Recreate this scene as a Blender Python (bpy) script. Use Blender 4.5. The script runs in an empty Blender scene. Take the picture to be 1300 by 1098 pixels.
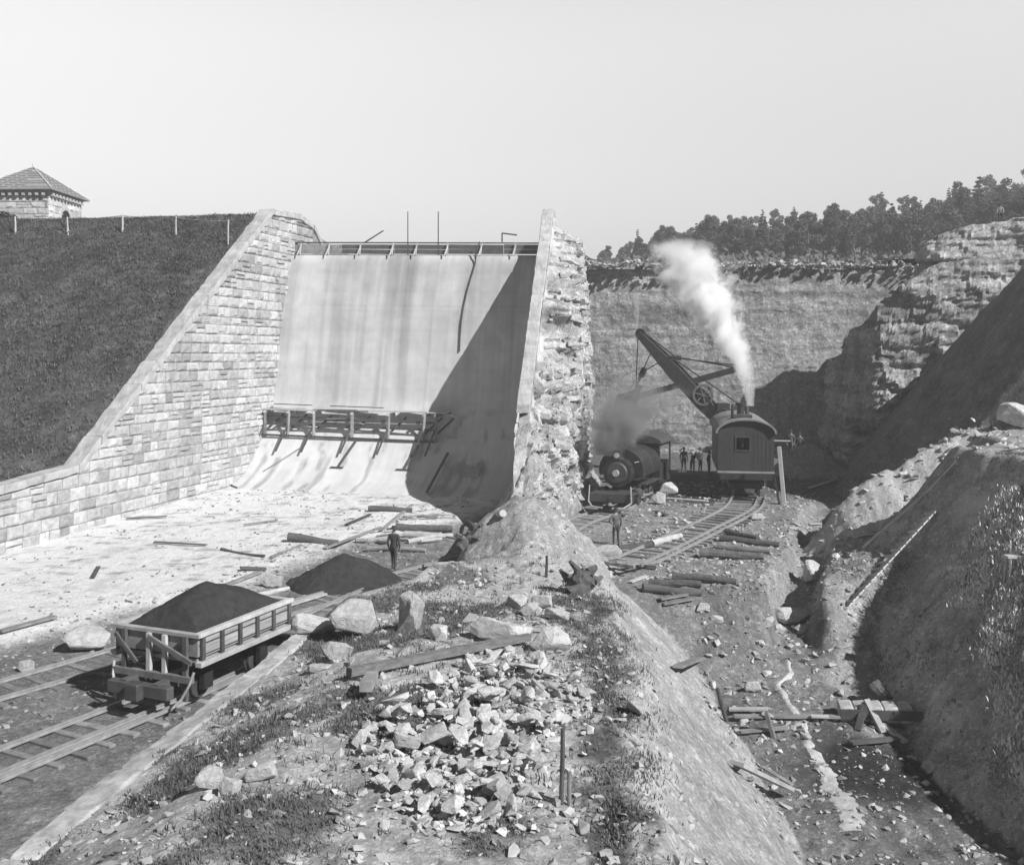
import bpy, bmesh, math, random
import numpy as np
from mathutils import Vector, Matrix, noise as mnoise
random.seed(7)
SC = bpy.context.scene
COL = SC.collection
R = math.radians
# ---------------------------------------------------------------- camera, world, sun, exposure
FPX, U0, V0, CZ = 1250.0, 650.0, 450.0, 9.0          # focal length in photo pixels, principal point, eye height
cd = bpy.data.cameras.new('camera'); cam = bpy.data.objects.new('camera', cd); COL.objects.link(cam)
cam.location = (0, 0, CZ); cam.rotation_euler = (R(90), 0, 0)
cd.sensor_width = 36; cd.lens = 36*FPX/1300; cd.shift_y = -(549-V0)/1300.0
cd.clip_start = 0.5; cd.clip_end = 3000
SC.camera = cam
L = Vector((0.975, -0.80, 1.02)).normalized()         # towards the sun
w = bpy.data.worlds.new('World'); SC.world = w; w.use_nodes = True
nt = w.node_tree; bg = nt.nodes['Background']
sky = nt.nodes.new('ShaderNodeTexSky'); sky.sky_type = 'NISHITA'; sky.sun_disc = False
sky.sun_elevation = math.asin(L.z); sky.sun_rotation = math.atan2(L.x, L.y)
sky.dust_density = 2.0; sky.air_density = 1.0
sep = nt.nodes.new('ShaderNodeSeparateColor')         # blue-sensitive plate: the sky as its blue light only, in grey
nt.links.new(sky.outputs[0], sep.inputs[0])
tcw = nt.nodes.new('ShaderNodeTexCoord'); sxyz = nt.nodes.new('ShaderNodeSeparateXYZ'); nt.links.new(tcw.outputs['Generated'], sxyz.inputs[0])
rp = nt.nodes.new('ShaderNodeFloatCurve')             # milky haze low in the sky, overhead dimmed to cut fill light
nt.links.new(sxyz.outputs[2], rp.inputs['Value']); cv = rp.mapping.curves[0]
cv.points[0].location = (0, .45); cv.points[1].location = (1, .07)
for q in ((.10, .47), (.20, .52), (.37, .62), (.5, .12)): cv.points.new(*q)
rp.mapping.update()
mw = nt.nodes.new('ShaderNodeMath'); mw.operation = 'MULTIPLY'; nt.links.new(sep.outputs[2], mw.inputs[0]); nt.links.new(rp.outputs[0], mw.inputs[1])
mw2 = nt.nodes.new('ShaderNodeMath'); mw2.operation = 'MULTIPLY'; mw2.inputs[1].default_value = 5.0
azm = nt.nodes.new('ShaderNodeMapRange'); azm.interpolation_type = 'SMOOTHSTEP'   # added gain: sky dimmed towards the back to cut fill light in shadows
azm.inputs[1].default_value = -.1; azm.inputs[2].default_value = .75; azm.inputs[3].default_value = .14; azm.inputs[4].default_value = .86
nt.links.new(sxyz.outputs[1], azm.inputs[0]); mw3 = nt.nodes.new('ShaderNodeMath'); mw3.operation = 'MULTIPLY'
nt.links.new(mw.outputs[0], mw3.inputs[0]); nt.links.new(azm.outputs[0], mw3.inputs[1]); nt.links.new(mw3.outputs[0], mw2.inputs[0]); nt.links.new(mw2.outputs[0], bg.inputs['Color'])
bg.inputs['Strength'].default_value = 0.062
ld = bpy.data.lights.new('sun', 'SUN'); sun = bpy.data.objects.new('sun', ld); COL.objects.link(sun)
ld.energy = 4.8; ld.angle = R(0.5); ld.color = (1.0, 1.0, 1.0)
sun.rotation_euler = L.to_track_quat('Z', 'Y').to_euler()
SC.view_settings.view_transform = 'Standard'; SC.view_settings.look = 'None'
SC.view_settings.exposure = 0.38; SC.view_settings.gamma = 1.0
SC.cycles.volume_bounces = 7; SC.cycles.max_bounces = 8; SC.cycles.volume_step_rate = 1.5

# ---------------------------------------------------------------- numeric noise
def _h(ix, iy, s):
    n = (ix.astype(np.int64)*374761393 + iy.astype(np.int64)*668265263 + s*1442695041) & 0xffffffff
    n = ((n ^ (n >> 13))*1274126177) & 0xffffffff
    return ((n ^ (n >> 16)) & 0xffff)/65535.0
def vn(x, y, s=0):
    x = np.asarray(x, float); y = np.asarray(y, float)
    ix = np.floor(x); iy = np.floor(y); fx = x-ix; fy = y-iy
    fx = fx*fx*(3-2*fx); fy = fy*fy*(3-2*fy)
    a = _h(ix, iy, s); b = _h(ix+1, iy, s); c = _h(ix, iy+1, s); d = _h(ix+1, iy+1, s)
    return (a*(1-fx)+b*fx)*(1-fy)+(c*(1-fx)+d*fx)*fy
def fbm(x, y, o=4, s=0):
    r = 0; a = .5; t = 0
    for i in range(o):
        r = r+a*vn(x, y, s+i*17); t += a; a *= .5; x = x*2.03+11.3; y = y*2.03+5.7
    return r/t*2-1                                   # -1..1
def sm(a, b, x):
    t = np.clip((np.asarray(x, float)-a)/(b-a), 0, 1); return t*t*(3-2*t)
ip = np.interp

# ---------------------------------------------------------------- materials (greys only: the plate is black and white)
def mat(name, g, var=.35, sc=3.0, rough=.85, bump=.3, bsc=12.0, bd=.03, attr=None, spec=.25, metal=0, rnd=0, stretch=None, coord='Object'):
    m = bpy.data.materials.new(name); m.use_nodes = True
    t = m.node_tree; N = t.nodes; K = t.links; b = N['Principled BSDF']
    tc = N.new('ShaderNodeTexCoord'); src = tc.outputs[coord]
    if stretch:
        mp = N.new('ShaderNodeMapping'); mp.inputs['Scale'].default_value = stretch
        K.new(src, mp.inputs[0]); src = mp.outputs[0]
    n1 = N.new('ShaderNodeTexNoise'); n1.inputs['Scale'].default_value = sc; n1.inputs['Detail'].default_value = 8; n1.inputs['Roughness'].default_value = .65
    K.new(src, n1.inputs['Vector'])
    mr = N.new('ShaderNodeMapRange'); mr.inputs[1].default_value = .3; mr.inputs[2].default_value = .7
    mr.inputs[3].default_value = 1-var; mr.inputs[4].default_value = 1+var; K.new(n1.outputs[0], mr.inputs[0])
    mul = N.new('ShaderNodeMath'); mul.operation = 'MULTIPLY'; K.new(mr.outputs[0], mul.inputs[0]); mul.inputs[1].default_value = g
    out = mul.outputs[0]
    if attr:
        a = N.new('ShaderNodeAttribute'); a.attribute_name = attr
        K.new(a.outputs['Fac'], mul.inputs[1])
        if g != 1:
            m2 = N.new('ShaderNodeMath'); m2.operation = 'MULTIPLY'; K.new(out, m2.inputs[0]); m2.inputs[1].default_value = g; out = m2.outputs[0]
    if rnd:
        oi = N.new('ShaderNodeObjectInfo'); m3 = N.new('ShaderNodeMapRange'); m3.inputs[3].default_value = 1-rnd; m3.inputs[4].default_value = 1+rnd
        K.new(oi.outputs['Random'], m3.inputs[0]); m4 = N.new('ShaderNodeMath'); m4.operation = 'MULTIPLY'
        K.new(out, m4.inputs[0]); K.new(m3.outputs[0], m4.inputs[1]); out = m4.outputs[0]
    K.new(out, b.inputs['Base Color'])
    b.inputs['Roughness'].default_value = rough; b.inputs['Specular IOR Level'].default_value = spec; b.inputs['Metallic'].default_value = metal
    if bump:
        n2 = N.new('ShaderNodeTexNoise'); n2.inputs['Scale'].default_value = bsc; n2.inputs['Detail'].default_value = 9; n2.inputs['Roughness'].default_value = .7
        K.new(src, n2.inputs['Vector'])
        bp = N.new('ShaderNodeBump'); bp.inputs['Strength'].default_value = bump; bp.inputs['Distance'].default_value = bd
        K.new(n2.outputs[0], bp.inputs['Height']); K.new(bp.outputs[0], b.inputs['Normal'])
    return m
M = {}
def speckle(m, sc=7.0, amt=.5, bump=.5, lo=.72):
    t = m.node_tree; N = t.nodes; K = t.links; b = N['Principled BSDF']; cl = b.inputs['Base Color'].links[0].from_socket; tc = [n for n in N if n.type == 'TEX_COORD'][0]
    mul = None
    for i, (s, a) in enumerate(((sc, amt), (sc*3.1, amt*.8))):
        v = N.new('ShaderNodeTexVoronoi'); v.inputs['Scale'].default_value = s; v.inputs['Randomness'].default_value = 1; K.new(tc.outputs['Object'], v.inputs['Vector'])
        sp = N.new('ShaderNodeSeparateColor'); K.new(v.outputs['Color'], sp.inputs[0]); mr = N.new('ShaderNodeMapRange'); mr.inputs[1].default_value = lo; mr.inputs[2].default_value = 1; mr.inputs[3].default_value = 1-a*.25; mr.inputs[4].default_value = 1+a
        K.new(sp.outputs[0], mr.inputs[0]); mm = N.new('ShaderNodeMath'); mm.operation = 'MULTIPLY'; K.new(cl, mm.inputs[0]); K.new(mr.outputs[0], mm.inputs[1]); cl = mm.outputs[0]
    n = N.new('ShaderNodeTexNoise'); n.inputs['Scale'].default_value = 11; n.inputs['Detail'].default_value = 8; n.inputs['Roughness'].default_value = .75; K.new(tc.outputs['Object'], n.inputs['Vector'])
    mr = N.new('ShaderNodeMapRange'); mr.inputs[1].default_value = .35; mr.inputs[2].default_value = .65; mr.inputs[3].default_value = .68; mr.inputs[4].default_value = 1.3; K.new(n.outputs[0], mr.inputs[0])
    mm = N.new('ShaderNodeMath'); mm.operation = 'MULTIPLY'; K.new(cl, mm.inputs[0]); K.new(mr.outputs[0], mm.inputs[1])
    at = [n_ for n_ in N if n_.type == 'ATTRIBUTE'][0]; fr = N.new('ShaderNodeMapRange'); fr.inputs[1].default_value = .42; fr.inputs[2].default_value = .62; fr.inputs[3].default_value = 0; fr.inputs[4].default_value = .75; K.new(at.outputs['Fac'], fr.inputs[0])
    mx = N.new('ShaderNodeMix'); mx.data_type = 'FLOAT'; K.new(fr.outputs[0], mx.inputs[0]); K.new(mm.outputs[0], mx.inputs[2]); K.new(at.outputs['Fac'], mx.inputs[3]); K.new(mx.outputs[0], b.inputs['Base Color'])
    bp = N.new('ShaderNodeBump'); bp.inputs['Strength'].default_value = bump; bp.inputs['Distance'].default_value = .05; K.new(n.outputs[0], bp.inputs['Height'])
    old = b.inputs['Normal'].links[0].from_socket; K.new(old, bp.inputs['Normal']); K.new(bp.outputs[0], b.inputs['Normal'])
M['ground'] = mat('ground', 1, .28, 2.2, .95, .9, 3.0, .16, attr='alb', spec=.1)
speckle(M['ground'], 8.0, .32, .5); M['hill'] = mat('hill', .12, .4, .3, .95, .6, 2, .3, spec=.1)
M['rock'] = mat('rock', 1, .3, 1.4, .9, .9, 2.2, .25, attr='alb', spec=.15)
speckle(M['rock'], 5, .35, .6); M['ashlar'] = mat('ashlar', 1, .26, 3.0, .9, .8, 7, .05, attr='alb', spec=.15)
M['mortar'] = mat('mortar', .26, .3, 3, .95, .5, 10, .03)
M['coping'] = mat('coping', .42, .28, 1.6, .85, .3, 9, .02, rnd=.06)
M['stone'] = mat('stone', .5, .3, 3.5, .85, .7, 6, .05, rnd=.25)
M['palestone'] = mat('palestone', .48, .32, 3.5, .9, .8, 7, .06, rnd=.15)
M['wood'] = mat('wood', .24, .35, 2.0, .85, .5, 14, .02, rnd=.25)
M['greywood'] = mat('greywood', .42, .3, 2.0, .85, .5, 14, .02, rnd=.2)
M['darkwood'] = mat('darkwood', .09, .35, 2.0, .85, .5, 14, .02, rnd=.25)
M['palewood'] = mat('palewood', .5, .2, 3.0, .85, .4, 14, .02, rnd=.15)
M['bark'] = mat('bark', .12, .4, 5.0, .9, .8, 12, .04, rnd=.3)
M['rail'] = mat('rail', .36, .25, 5, .5, .2, 30, .01, spec=.5, metal=.3)
M['iron'] = mat('iron', .028, .4, 3, .5, .2, 20, .01, spec=.5)
M['iron2'] = mat('iron2', .06, .4, 3, .55, .2, 20, .01, spec=.5)
M['darkpaint'] = mat('darkpaint', .045, .25, 2, .6, .2, 16, .01, spec=.35)
M['roofcloth'] = mat('roofcloth', .22, .3, 1.5, .8, .3, 8, .02)
M['soil'] = mat('soil', .045, .3, 4, .98, .8, 9, .05, spec=.05)
M['slate'] = mat('slate', .27, .18, 3, .7, .4, 9, .02)
M['skin'] = mat('skin', .25, .1, 3, .7, 0)
M['cloth'] = mat('cloth', .06, .3, 6, .95, .3, 30, .01)
M['cloth2'] = mat('cloth2', .12, .3, 6, .95, .3, 30, .01)
M['leaf'] = mat('leaf', .11, .35, 2, .9, 0, rnd=.5, spec=.1)
M['leafdark'] = mat('leafdark', .06, .35, 2, .9, 0, rnd=.3, spec=.1)
M['weed'] = mat('weed', .13, .35, 2, .9, 0, rnd=.2, spec=.1)
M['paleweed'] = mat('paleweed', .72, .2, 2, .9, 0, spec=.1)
M['grass'] = mat('grass', .05, .4, 1, .95, 0, spec=.1)
M['void'] = mat('void', .02, .1, 2, .95, 0)

# ---------------------------------------------------------------- object helpers
def P(u, v, Y): return Vector(((u-U0)/FPX*Y, Y, CZ-(v-V0)/FPX*Y))
def props(o, label=None, cat=None, group=None, kind=None):
    if label: o['label'] = label
    if cat: o['category'] = cat
    if group: o['group'] = group
    if kind: o['kind'] = kind
    return o
def thing(name, label, cat, loc=(0, 0, 0), rz=0, group=None):
    o = bpy.data.objects.new(name, None); COL.objects.link(o); o.location = loc; o.rotation_euler = (0, 0, rz)
    o.empty_display_size = .3
    return props(o, label, cat, group)
class MB:
    def __init__(s): s.v = []; s.f = []; s.a = []
    def face(s, pts, a=1.0):
        n = len(s.v); s.v += [tuple(p) for p in pts]; s.f.append(tuple(range(n, n+len(pts)))); s.a.append(a)
    def box(s, c, d, rot=None, a=1.0, taper=1.0):
        c = Vector(c); n = len(s.v)
        for z in (-1, 1):
            for y in (-1, 1):
                for x in (-1, 1):
                    k = taper if z > 0 else 1
                    p = Vector((x*d[0]/2*k, y*d[1]/2*k, z*d[2]/2))
                    if rot: p = rot @ p
                    s.v.append(tuple(c+p))
        for q in ((0, 1, 3, 2), (4, 6, 7, 5), (0, 4, 5, 1), (2, 3, 7, 6), (0, 2, 6, 4), (1, 5, 7, 3)):
            s.f.append(tuple(n+i for i in q)); s.a.append(a)
        return s
    def beam(s, p0, p1, w, h, up=(0, 0, 1), a=1.0):
        p0 = Vector(p0); p1 = Vector(p1); d = (p1-p0); l = d.length; d.normalize()
        up = Vector(up); x = d.cross(up)
        if x.length < 1e-3: x = d.cross(Vector((0, 1, 0)))
        x.normalize(); z = x.cross(d)
        m = Matrix((x, d, z)).transposed()
        return s.box((p0+p1)/2, (w, l, h), m, a)
    def tube(s, p0, p1, r0, r1=None, n=10, cap=True, a=1.0, bend=0):
        p0 = Vector(p0); p1 = Vector(p1); r1 = r0 if r1 is None else r1
        d = (p1-p0).normalized(); x = d.orthogonal().normalized(); y = d.cross(x)
        k = len(s.v); 
        for p, r in ((p0, r0), (p1, r1)):
            for i in range(n):
                t = 2*math.pi*i/n; s.v.append(tuple(p+x*(r*math.cos(t))+y*(r*math.sin(t))))
        for i in range(n):
            j = (i+1) % n; s.f.append((k+i, k+j, k+n+j, k+n+i)); s.a.append(a)
        if cap:
            s.f.append(tuple(k+i for i in reversed(range(n)))); s.f.append(tuple(k+n+i for i in range(n))); s.a += [a, a]
        return s
    def path(s, pts, r, n=6, a=1.0):
        for p, q in zip(pts[:-1], pts[1:]): s.tube(p, q, r, r, n, True, a)
        return s
    def log(s, p0, p1, r0, r1, seed=0, n=9, k=6):
        rr = random.Random(seed); p0 = Vector(p0); p1 = Vector(p1); d = (p1-p0).normalized(); x = d.orthogonal().normalized(); y = d.cross(x)
        base = len(s.v); ph = rr.random()*6; am = (p1-p0).length*.012
        for j in range(k+1):
            t = j/k; c = p0.lerp(p1, t)+x*am*math.sin(t*5+ph)+y*am*math.cos(t*4+ph); r = r0+(r1-r0)*t
            for i in range(n):
                q = 2*math.pi*i/n; e = r*(1+.14*(rr.random()-.5)); s.v.append(tuple(c+x*e*math.cos(q)+y*e*math.sin(q)))
        for j in range(k):
            for i in range(n):
                i2 = (i+1) % n; b = base+j*n; s.f.append((b+i, b+i2, b+n+i2, b+n+i)); s.a.append(1)
        s.f.append(tuple(base+i for i in reversed(range(n)))); s.f.append(tuple(base+k*n+i for i in range(n))); s.a += [1, 1]
        return s
    def prism(s, poly, axis, a0, a1, a=1.0):
        """poly in the two other axes, extruded along axis between a0 and a1"""
        def pt(q, t):
            return {'x': (t, q[0], q[1]), 'y': (q[0], t, q[1]), 'z': (q[0], q[1], t)}[axis]
        n = len(poly); k = len(s.v)
        s.v += [pt(q, a0) for q in poly]+[pt(q, a1) for q in poly]
        for i in range(n):
            j = (i+1) % n; s.f.append((k+i, k+j, k+n+j, k+n+i)); s.a.append(a)
        s.f.append(tuple(k+i for i in reversed(range(n)))); s.f.append(tuple(k+n+i for i in range(n))); s.a += [a, a]
        return s
    def build(s, name, m, parent=None, world=False, smooth=False, bevel=0, fix=True, attr=False):
        vs = s.v
        if world and parent is not None:
            rt = parent
            while rt.parent is not None: rt = rt.parent
            lx = Vector(rt.location); c, sn = math.cos(-rt.rotation_euler.z), math.sin(-rt.rotation_euler.z)
            vs = [((p[0]-lx.x)*c-(p[1]-lx.y)*sn, (p[0]-lx.x)*sn+(p[1]-lx.y)*c, p[2]-lx.z) for p in vs]
        me = bpy.data.meshes.new(name); me.from_pydata(vs, [], s.f)
        if attr:
            at = me.attributes.new('alb', 'FLOAT', 'FACE'); at.data.foreach_set('value', s.a)
        if fix:
            bm = bmesh.new(); bm.from_mesh(me)
            bmesh.ops.recalc_face_normals(bm, faces=bm.faces)
            if bevel: bmesh.ops.bevel(bm, geom=list(bm.edges), offset=bevel, segments=1, affect='EDGES')
            bm.to_mesh(me); bm.free()
        me.materials.append(m)
        if smooth: me.polygons.foreach_set('use_smooth', [True]*len(me.polygons))
        o = bpy.data.objects.new(name, me); COL.objects.link(o)
        if parent is not None: o.parent = parent
        return o
def one(name, mb, m, label, cat, group=None, at=None, **k):
    """a thing of a single mesh; world coordinates in, origin moved to its base"""
    v = mb.v; cx = sum(p[0] for p in v)/len(v); cy = sum(p[1] for p in v)/len(v); cz = min(p[2] for p in v)
    mb.v = [(p[0]-cx, p[1]-cy, p[2]-cz) for p in v]
    o = mb.build(name, m, None, **k); o.location = (cx, cy, cz)
    return props(o, label, cat, group)
def roughen(o, amp=.03, cell=.3, fine=.012, cuts=6):
    bm = bmesh.new(); bm.from_mesh(o.data); bmesh.ops.subdivide_edges(bm, edges=[e for e in bm.edges if e.calc_length() > cell], cuts=cuts, use_grid_fill=True); V_ = Vector
    for v in bm.verts:
        q = v.co+V_((o.name.__hash__() % 7, 0, 0))*0; v.co += V_((mnoise.noise(q*1.9), mnoise.noise(q*1.9+V_((5, 0, 0))), mnoise.noise(q*1.9+V_((0, 7, 0)))))*amp+V_((mnoise.noise(q*8), mnoise.noise(q*8+V_((3, 0, 0))), mnoise.noise(q*8+V_((9, 0, 0)))))*fine
    bm.to_mesh(o.data); bm.free()
def copy_tree(o, parent=None):
    c = o.copy(); COL.objects.link(c); c.parent = parent
    for ch in KIDS.get(o, []): copy_tree(ch, c)
    return c
KIDS = {}
def kids(o):
    KIDS[o] = list(o.children)
    for c in o.children: kids(c)
def grid_mesh(name, XX, YY, ZZ, m, alb=None, parent=None, smooth=True):
    ny, nx = XX.shape; me = bpy.data.meshes.new(name)
    co = np.stack([XX, YY, ZZ], -1).reshape(-1, 3).astype(np.float32)
    idx = np.arange(nx*ny).reshape(ny, nx)
    q = np.stack([idx[:-1, :-1], idx[:-1, 1:], idx[1:, 1:], idx[1:, :-1]], -1).reshape(-1, 4)
    me.vertices.add(len(co)); me.vertices.foreach_set('co', co.ravel())
    me.loops.add(q.size); me.loops.foreach_set('vertex_index', q.ravel().astype(np.int32))
    me.polygons.add(len(q)); me.polygons.foreach_set('loop_start', np.arange(0, q.size, 4, dtype=np.int32))
    me.polygons.foreach_set('loop_total', np.full(len(q), 4, dtype=np.int32))
    me.polygons.foreach_set('use_smooth', [smooth]*len(q))
    me.update(calc_edges=True); me.validate()
    if alb is not None:
        at = me.attributes.new('alb', 'FLOAT', 'POINT'); at.data.foreach_set('value', alb.ravel().astype(np.float32))
    me.materials.append(m)
    o = bpy.data.objects.new(name, me); COL.objects.link(o)
    if parent is not None: o.parent = parent
    return o

# ---------------------------------------------------------------- railway centre lines (plan)
TR1 = [(-20.5, 16), (-13.4, 26.5), (-7.6, 34.8), (-1.5, 43.2), (1.9, 47.9), (3.6, 51.2), (5.7, 54.6), (8.9, 61.5)]
TR2 = [(-14.2, 15), (-11.3, 21.0), (-9.0, 25.5), (-7.5, 29.2), (-6.0, 34.3), (-4.6, 37.8)]
TR3 = [(3.6, 40.0), (6.5, 44.6), (9.6, 49.6), (12.4, 54.2), (13.9, 58.6), (15.6, 68.5)]
def smooth_path(pts, step=.25):
    P_ = [Vector((a, b, 0)) for a, b in pts]; P_ = [P_[0]*2-P_[1]]+P_+[P_[-1]*2-P_[-2]]; out = []
    for i in range(1, len(P_)-2):
        a, b, c, d = P_[i-1:i+3]; n = max(2, int((c-b).length/step))
        for j in range(n):
            t = j/n; out.append(.5*((2*b)+(c-a)*t+(2*a-5*b+4*c-d)*t*t+(3*b-a-3*c+d)*t**3))
    out.append(P_[-2]); return out
TRK = [smooth_path(t) for t in (TR1, TR2, TR3)]
def tdist(X, Y):
    r = np.full(np.shape(X), 99.0)
    for t in TRK:
        for a, b in zip(t[:-1:6], t[6::6]):
            dx, dy = b.x-a.x, b.y-a.y; q = np.clip(((X-a.x)*dx+(Y-a.y)*dy)/(dx*dx+dy*dy), 0, 1)
            r = np.minimum(r, np.hypot(X-a.x-q*dx, Y-a.y-q*dy))
    return r

# ---------------------------------------------------------------- terrain height
def wallx(Y): return -16.2-.26*(66.3-Y)              # inner face of the left wall (plan)
def wtop(Y): return ip(Y, [42, 47.7, 66.3, 71.8, 72.4, 78], [3.2, 3.66, 18.8, 19.1, 18.3, 17.4])
def H(X, Y, fine=True, mask=False):
    X = np.asarray(X, float); Y = np.asarray(Y, float)
    n1 = fbm(X*.35, Y*.35, 4, 1); n2 = fbm(X*1.6, Y*1.6, 4, 9); n3 = fbm(X*5, Y*5, 3, 21)
    base = ip(Y, [0, 20, 45, 56, 90], [0, 0, .05, .45, .5])
    xl = ip(Y, [20, 25, 30.2, 36.9, 43.5, 51.8, 58], [-24, -19.8, -15.7, -10.3, -8.7, -2.1, .5])+n1*1.2
    ap = sm(.8, -1.2, X-xl)
    td = tdist(X, Y); tk = sm(1.6, 2.6, td)           # 0 on the tracks
    rough = .10*n1+.10*n2+.035*n3
    z = base+.28*ap+rough*(.25+.75*(1-ap))*tk*.9
    # trench in front of the bench
    Ye = Y-(X-4)*.25+n1*.6
    right = sm(-1, .5, X-ip(Y, [0, 20, 34, 40], [2, 3, 4, 3.4]))
    fl = ip(Ye, [0, 28, 33, 34.8, 36.2, 37.2], [-3.3, -3.05, -2.6, -1.7, -.3, .1])+.25*n1+.14*n2+.05*n3
    z = np.where(Ye < 37.2, z*(1-right)+fl*right, z)
    # drain ditch along the bench
    xd = ip(Y, [34, 38, 43, 49, 57], [10.3, 10.9, 12.7, 15, 18])
    dd = ip(Y, [30, 36, 40, 43, 50, 56, 58], [-3.1, -2.3, -1.5, -1.0, -.6, 0, .4])
    dw = ip(Y, [30, 38, 57], [1.1, .7, .5]); k = sm(dw*1.9, dw*.7, np.abs(X-xd+.35*n1))*sm(34, 37, Y)*sm(58, 55, Y)
    z = z*(1-k)+np.minimum(z, dd+.1*n2)*k
    # right foot of ditch rises gently
    rise = np.clip(X-xd-dw*1.3, 0, 9); z = z+np.where((Y > 33) & (Y < 58), rise*.28*sm(33, 37, Y)*sm(56, 50, Y), 0)
    # foreground plateau
    lft = ip(Y, [0, 10, 18.2, 29, 31, 34, 37, 40, 42, 44], [-9.8, -8.6, -7.25, -5.65, -5.2, -3.4, -2.3, -1.7, -1.2, 0])
    rgt = ip(Y, [0, 12, 20, 26, 30, 34, 38, 41, 43.2, 44.5], [1.4, 2.0, 2.5, 2.8, 3.0, 3.0, 2.6, 2.1, 1.0, .2])+.25*n1+.2*fbm(X*0+3, Y*.9, 3, 4)
    hp = ip(Y, [0, 14, 20, 28, 34, 38, 40.5, 42, 43.4, 45], [2.3, 2.2, 2.05, 1.5, 1.25, 1.9, 3.0, 2.95, 2.0, .3])
    e = sm(.1, 3.5, X-lft); hp = np.where(Y < 31, 1.12+(hp-1.12)*e, hp)
    hp = hp-.16*sm(8, 0, np.abs(X+1))*0
    pl = hp+(.10*n1+.10*n2+.05*n3)*sm(.0, .8, X-lft)
    sl = ip(Y, [28.5, 30.5, 35, 38], [5.0, .85, .85, 1.35])
    mound = sm(35.5, 38, Y)
    cx = .6; pl = np.where(Y > 34, pl-mound*np.minimum(.62*np.maximum(np.abs(X-cx)-.4, 0), 2.4), pl)
    pl = pl-np.maximum(lft-X, 0)*sl-np.maximum(X-rgt, 0)*ip(Y, [24, 36, 40], [1.12, 1.0, .7])*(1-.5*mound)
    plm = pl > z
    pl = pl+(.07*n2+.07*n3)*mound*.9
    z = np.maximum(z, pl)
    # near bank, right
    toe = 12.6+.5*n1
    nb = np.minimum(-2.8+1.17*(X-toe), 5.0+.03*(X-19)+.1*n1)
    nb = nb-np.maximum(Y-43, 0)*1.3*sm(22.5, 20.5, X)-np.maximum(Y-50.5, 0)*3
    nb = nb+.16*n1+.13*n2+.05*n3
    nbm = nb > z; z = np.maximum(z, nb)
    # ridge of spoil
    zr = ip(X, [13.8, 15.0, 16.0, 17.3, 19.2, 21.1, 22.5, 26], [-1.2, .3, 1.8, 2.85, 3.8, 4.9, 5.3, 5.3])
    yc = 48.3+.5*n1
    rd = zr-np.maximum(yc-Y, 0)*.62-np.maximum(Y-yc, 0)*1.4+.22*n2+.14*n1+.07*n3
    rdm = rd > z; z = np.maximum(z, rd)
    # far bank
    xt = ip(Y, [36, 40, 45, 50, 60, 66, 73, 80], [32, 28, 23.6, 20.4, 19.7, 22, 25, 27])
    fb = np.minimum(.5+ip(Y, [52, 60], [1.42, 1.2])*(X-xt), ip(Y, [50, 60, 66, 75], [16, 14.8, 11, 8]))+.25*n1+.2*n2+.06*n3
    fbm_ = fb > z; z = np.maximum(z, fb)
    # heap by the shovel
    hh = 2.5*np.exp(-(((X-20.6)/2.3)**2+((Y-68.5)/1.9)**2))+.1*n2-.15
    hpm = (hh > .25); z = np.where(hh > 0, np.maximum(z, base+hh), z)
    # toe of broken wall: rubble slope
    wx = ip(Y, [47.2, 48.2, 50, 56, 66], [.5, .7, 1.1, 2.2, 3.4]); hw = ip(Y, [46.2, 47.0, 49, 56, 66], [.4, 2.1, 3.0, 2.6, 3])
    rb = base+hw*1.3-np.abs(X-wx)*ip(Y, [47, 56], [1.7, 1.5])+.2*n2+.1*n3
    rb = np.where((Y > 45.9) & (Y < 72) & (td > 1.25), rb, -9); rbm = rb > z; z = np.maximum(z, rb)
    # left embankment
    a = (X+16.2)*.25+(Y-66.3)*.968; lat = np.maximum(-(X+16.2), 0)
    em = ip(a, [-24, -19.2, 0, 4.5, 80], [2.75, 3.3, 18.35, 18.95, 19.2])+lat*.018+.2*n1+.11*n2
    em = em-sm(6.5, 11, a)*sm(13, 6, lat)*6
    le = sm(0, -.9, X-(wallx(Y)-.15)); z = z*(1-le)+em*le
    # dam body and everything upstream
    if not mask: return z
    return z, dict(ap=ap, n1=n1, n2=n2, n3=n3, td=td, plm=plm, nb=nbm, rd=rdm, fb=fbm_, hp=hpm, rb=rbm, le=le, mound=mound, right=right, Ye=Ye, lft=lft, rgt=rgt, k=k)
def hz(x, y): return float(H(np.array([x]), np.array([y]))[0])
def GP(u, v, y0=11, y1=89, dz=0):
    ys = np.linspace(y0, y1, 3000); xs = (u-U0)/FPX*ys; zz = CZ-(v-V0)/FPX*ys
    h = H(xs, ys); i = int(np.argmax(h > zz))
    return Vector((xs[i], ys[i], h[i]+dz))
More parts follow.
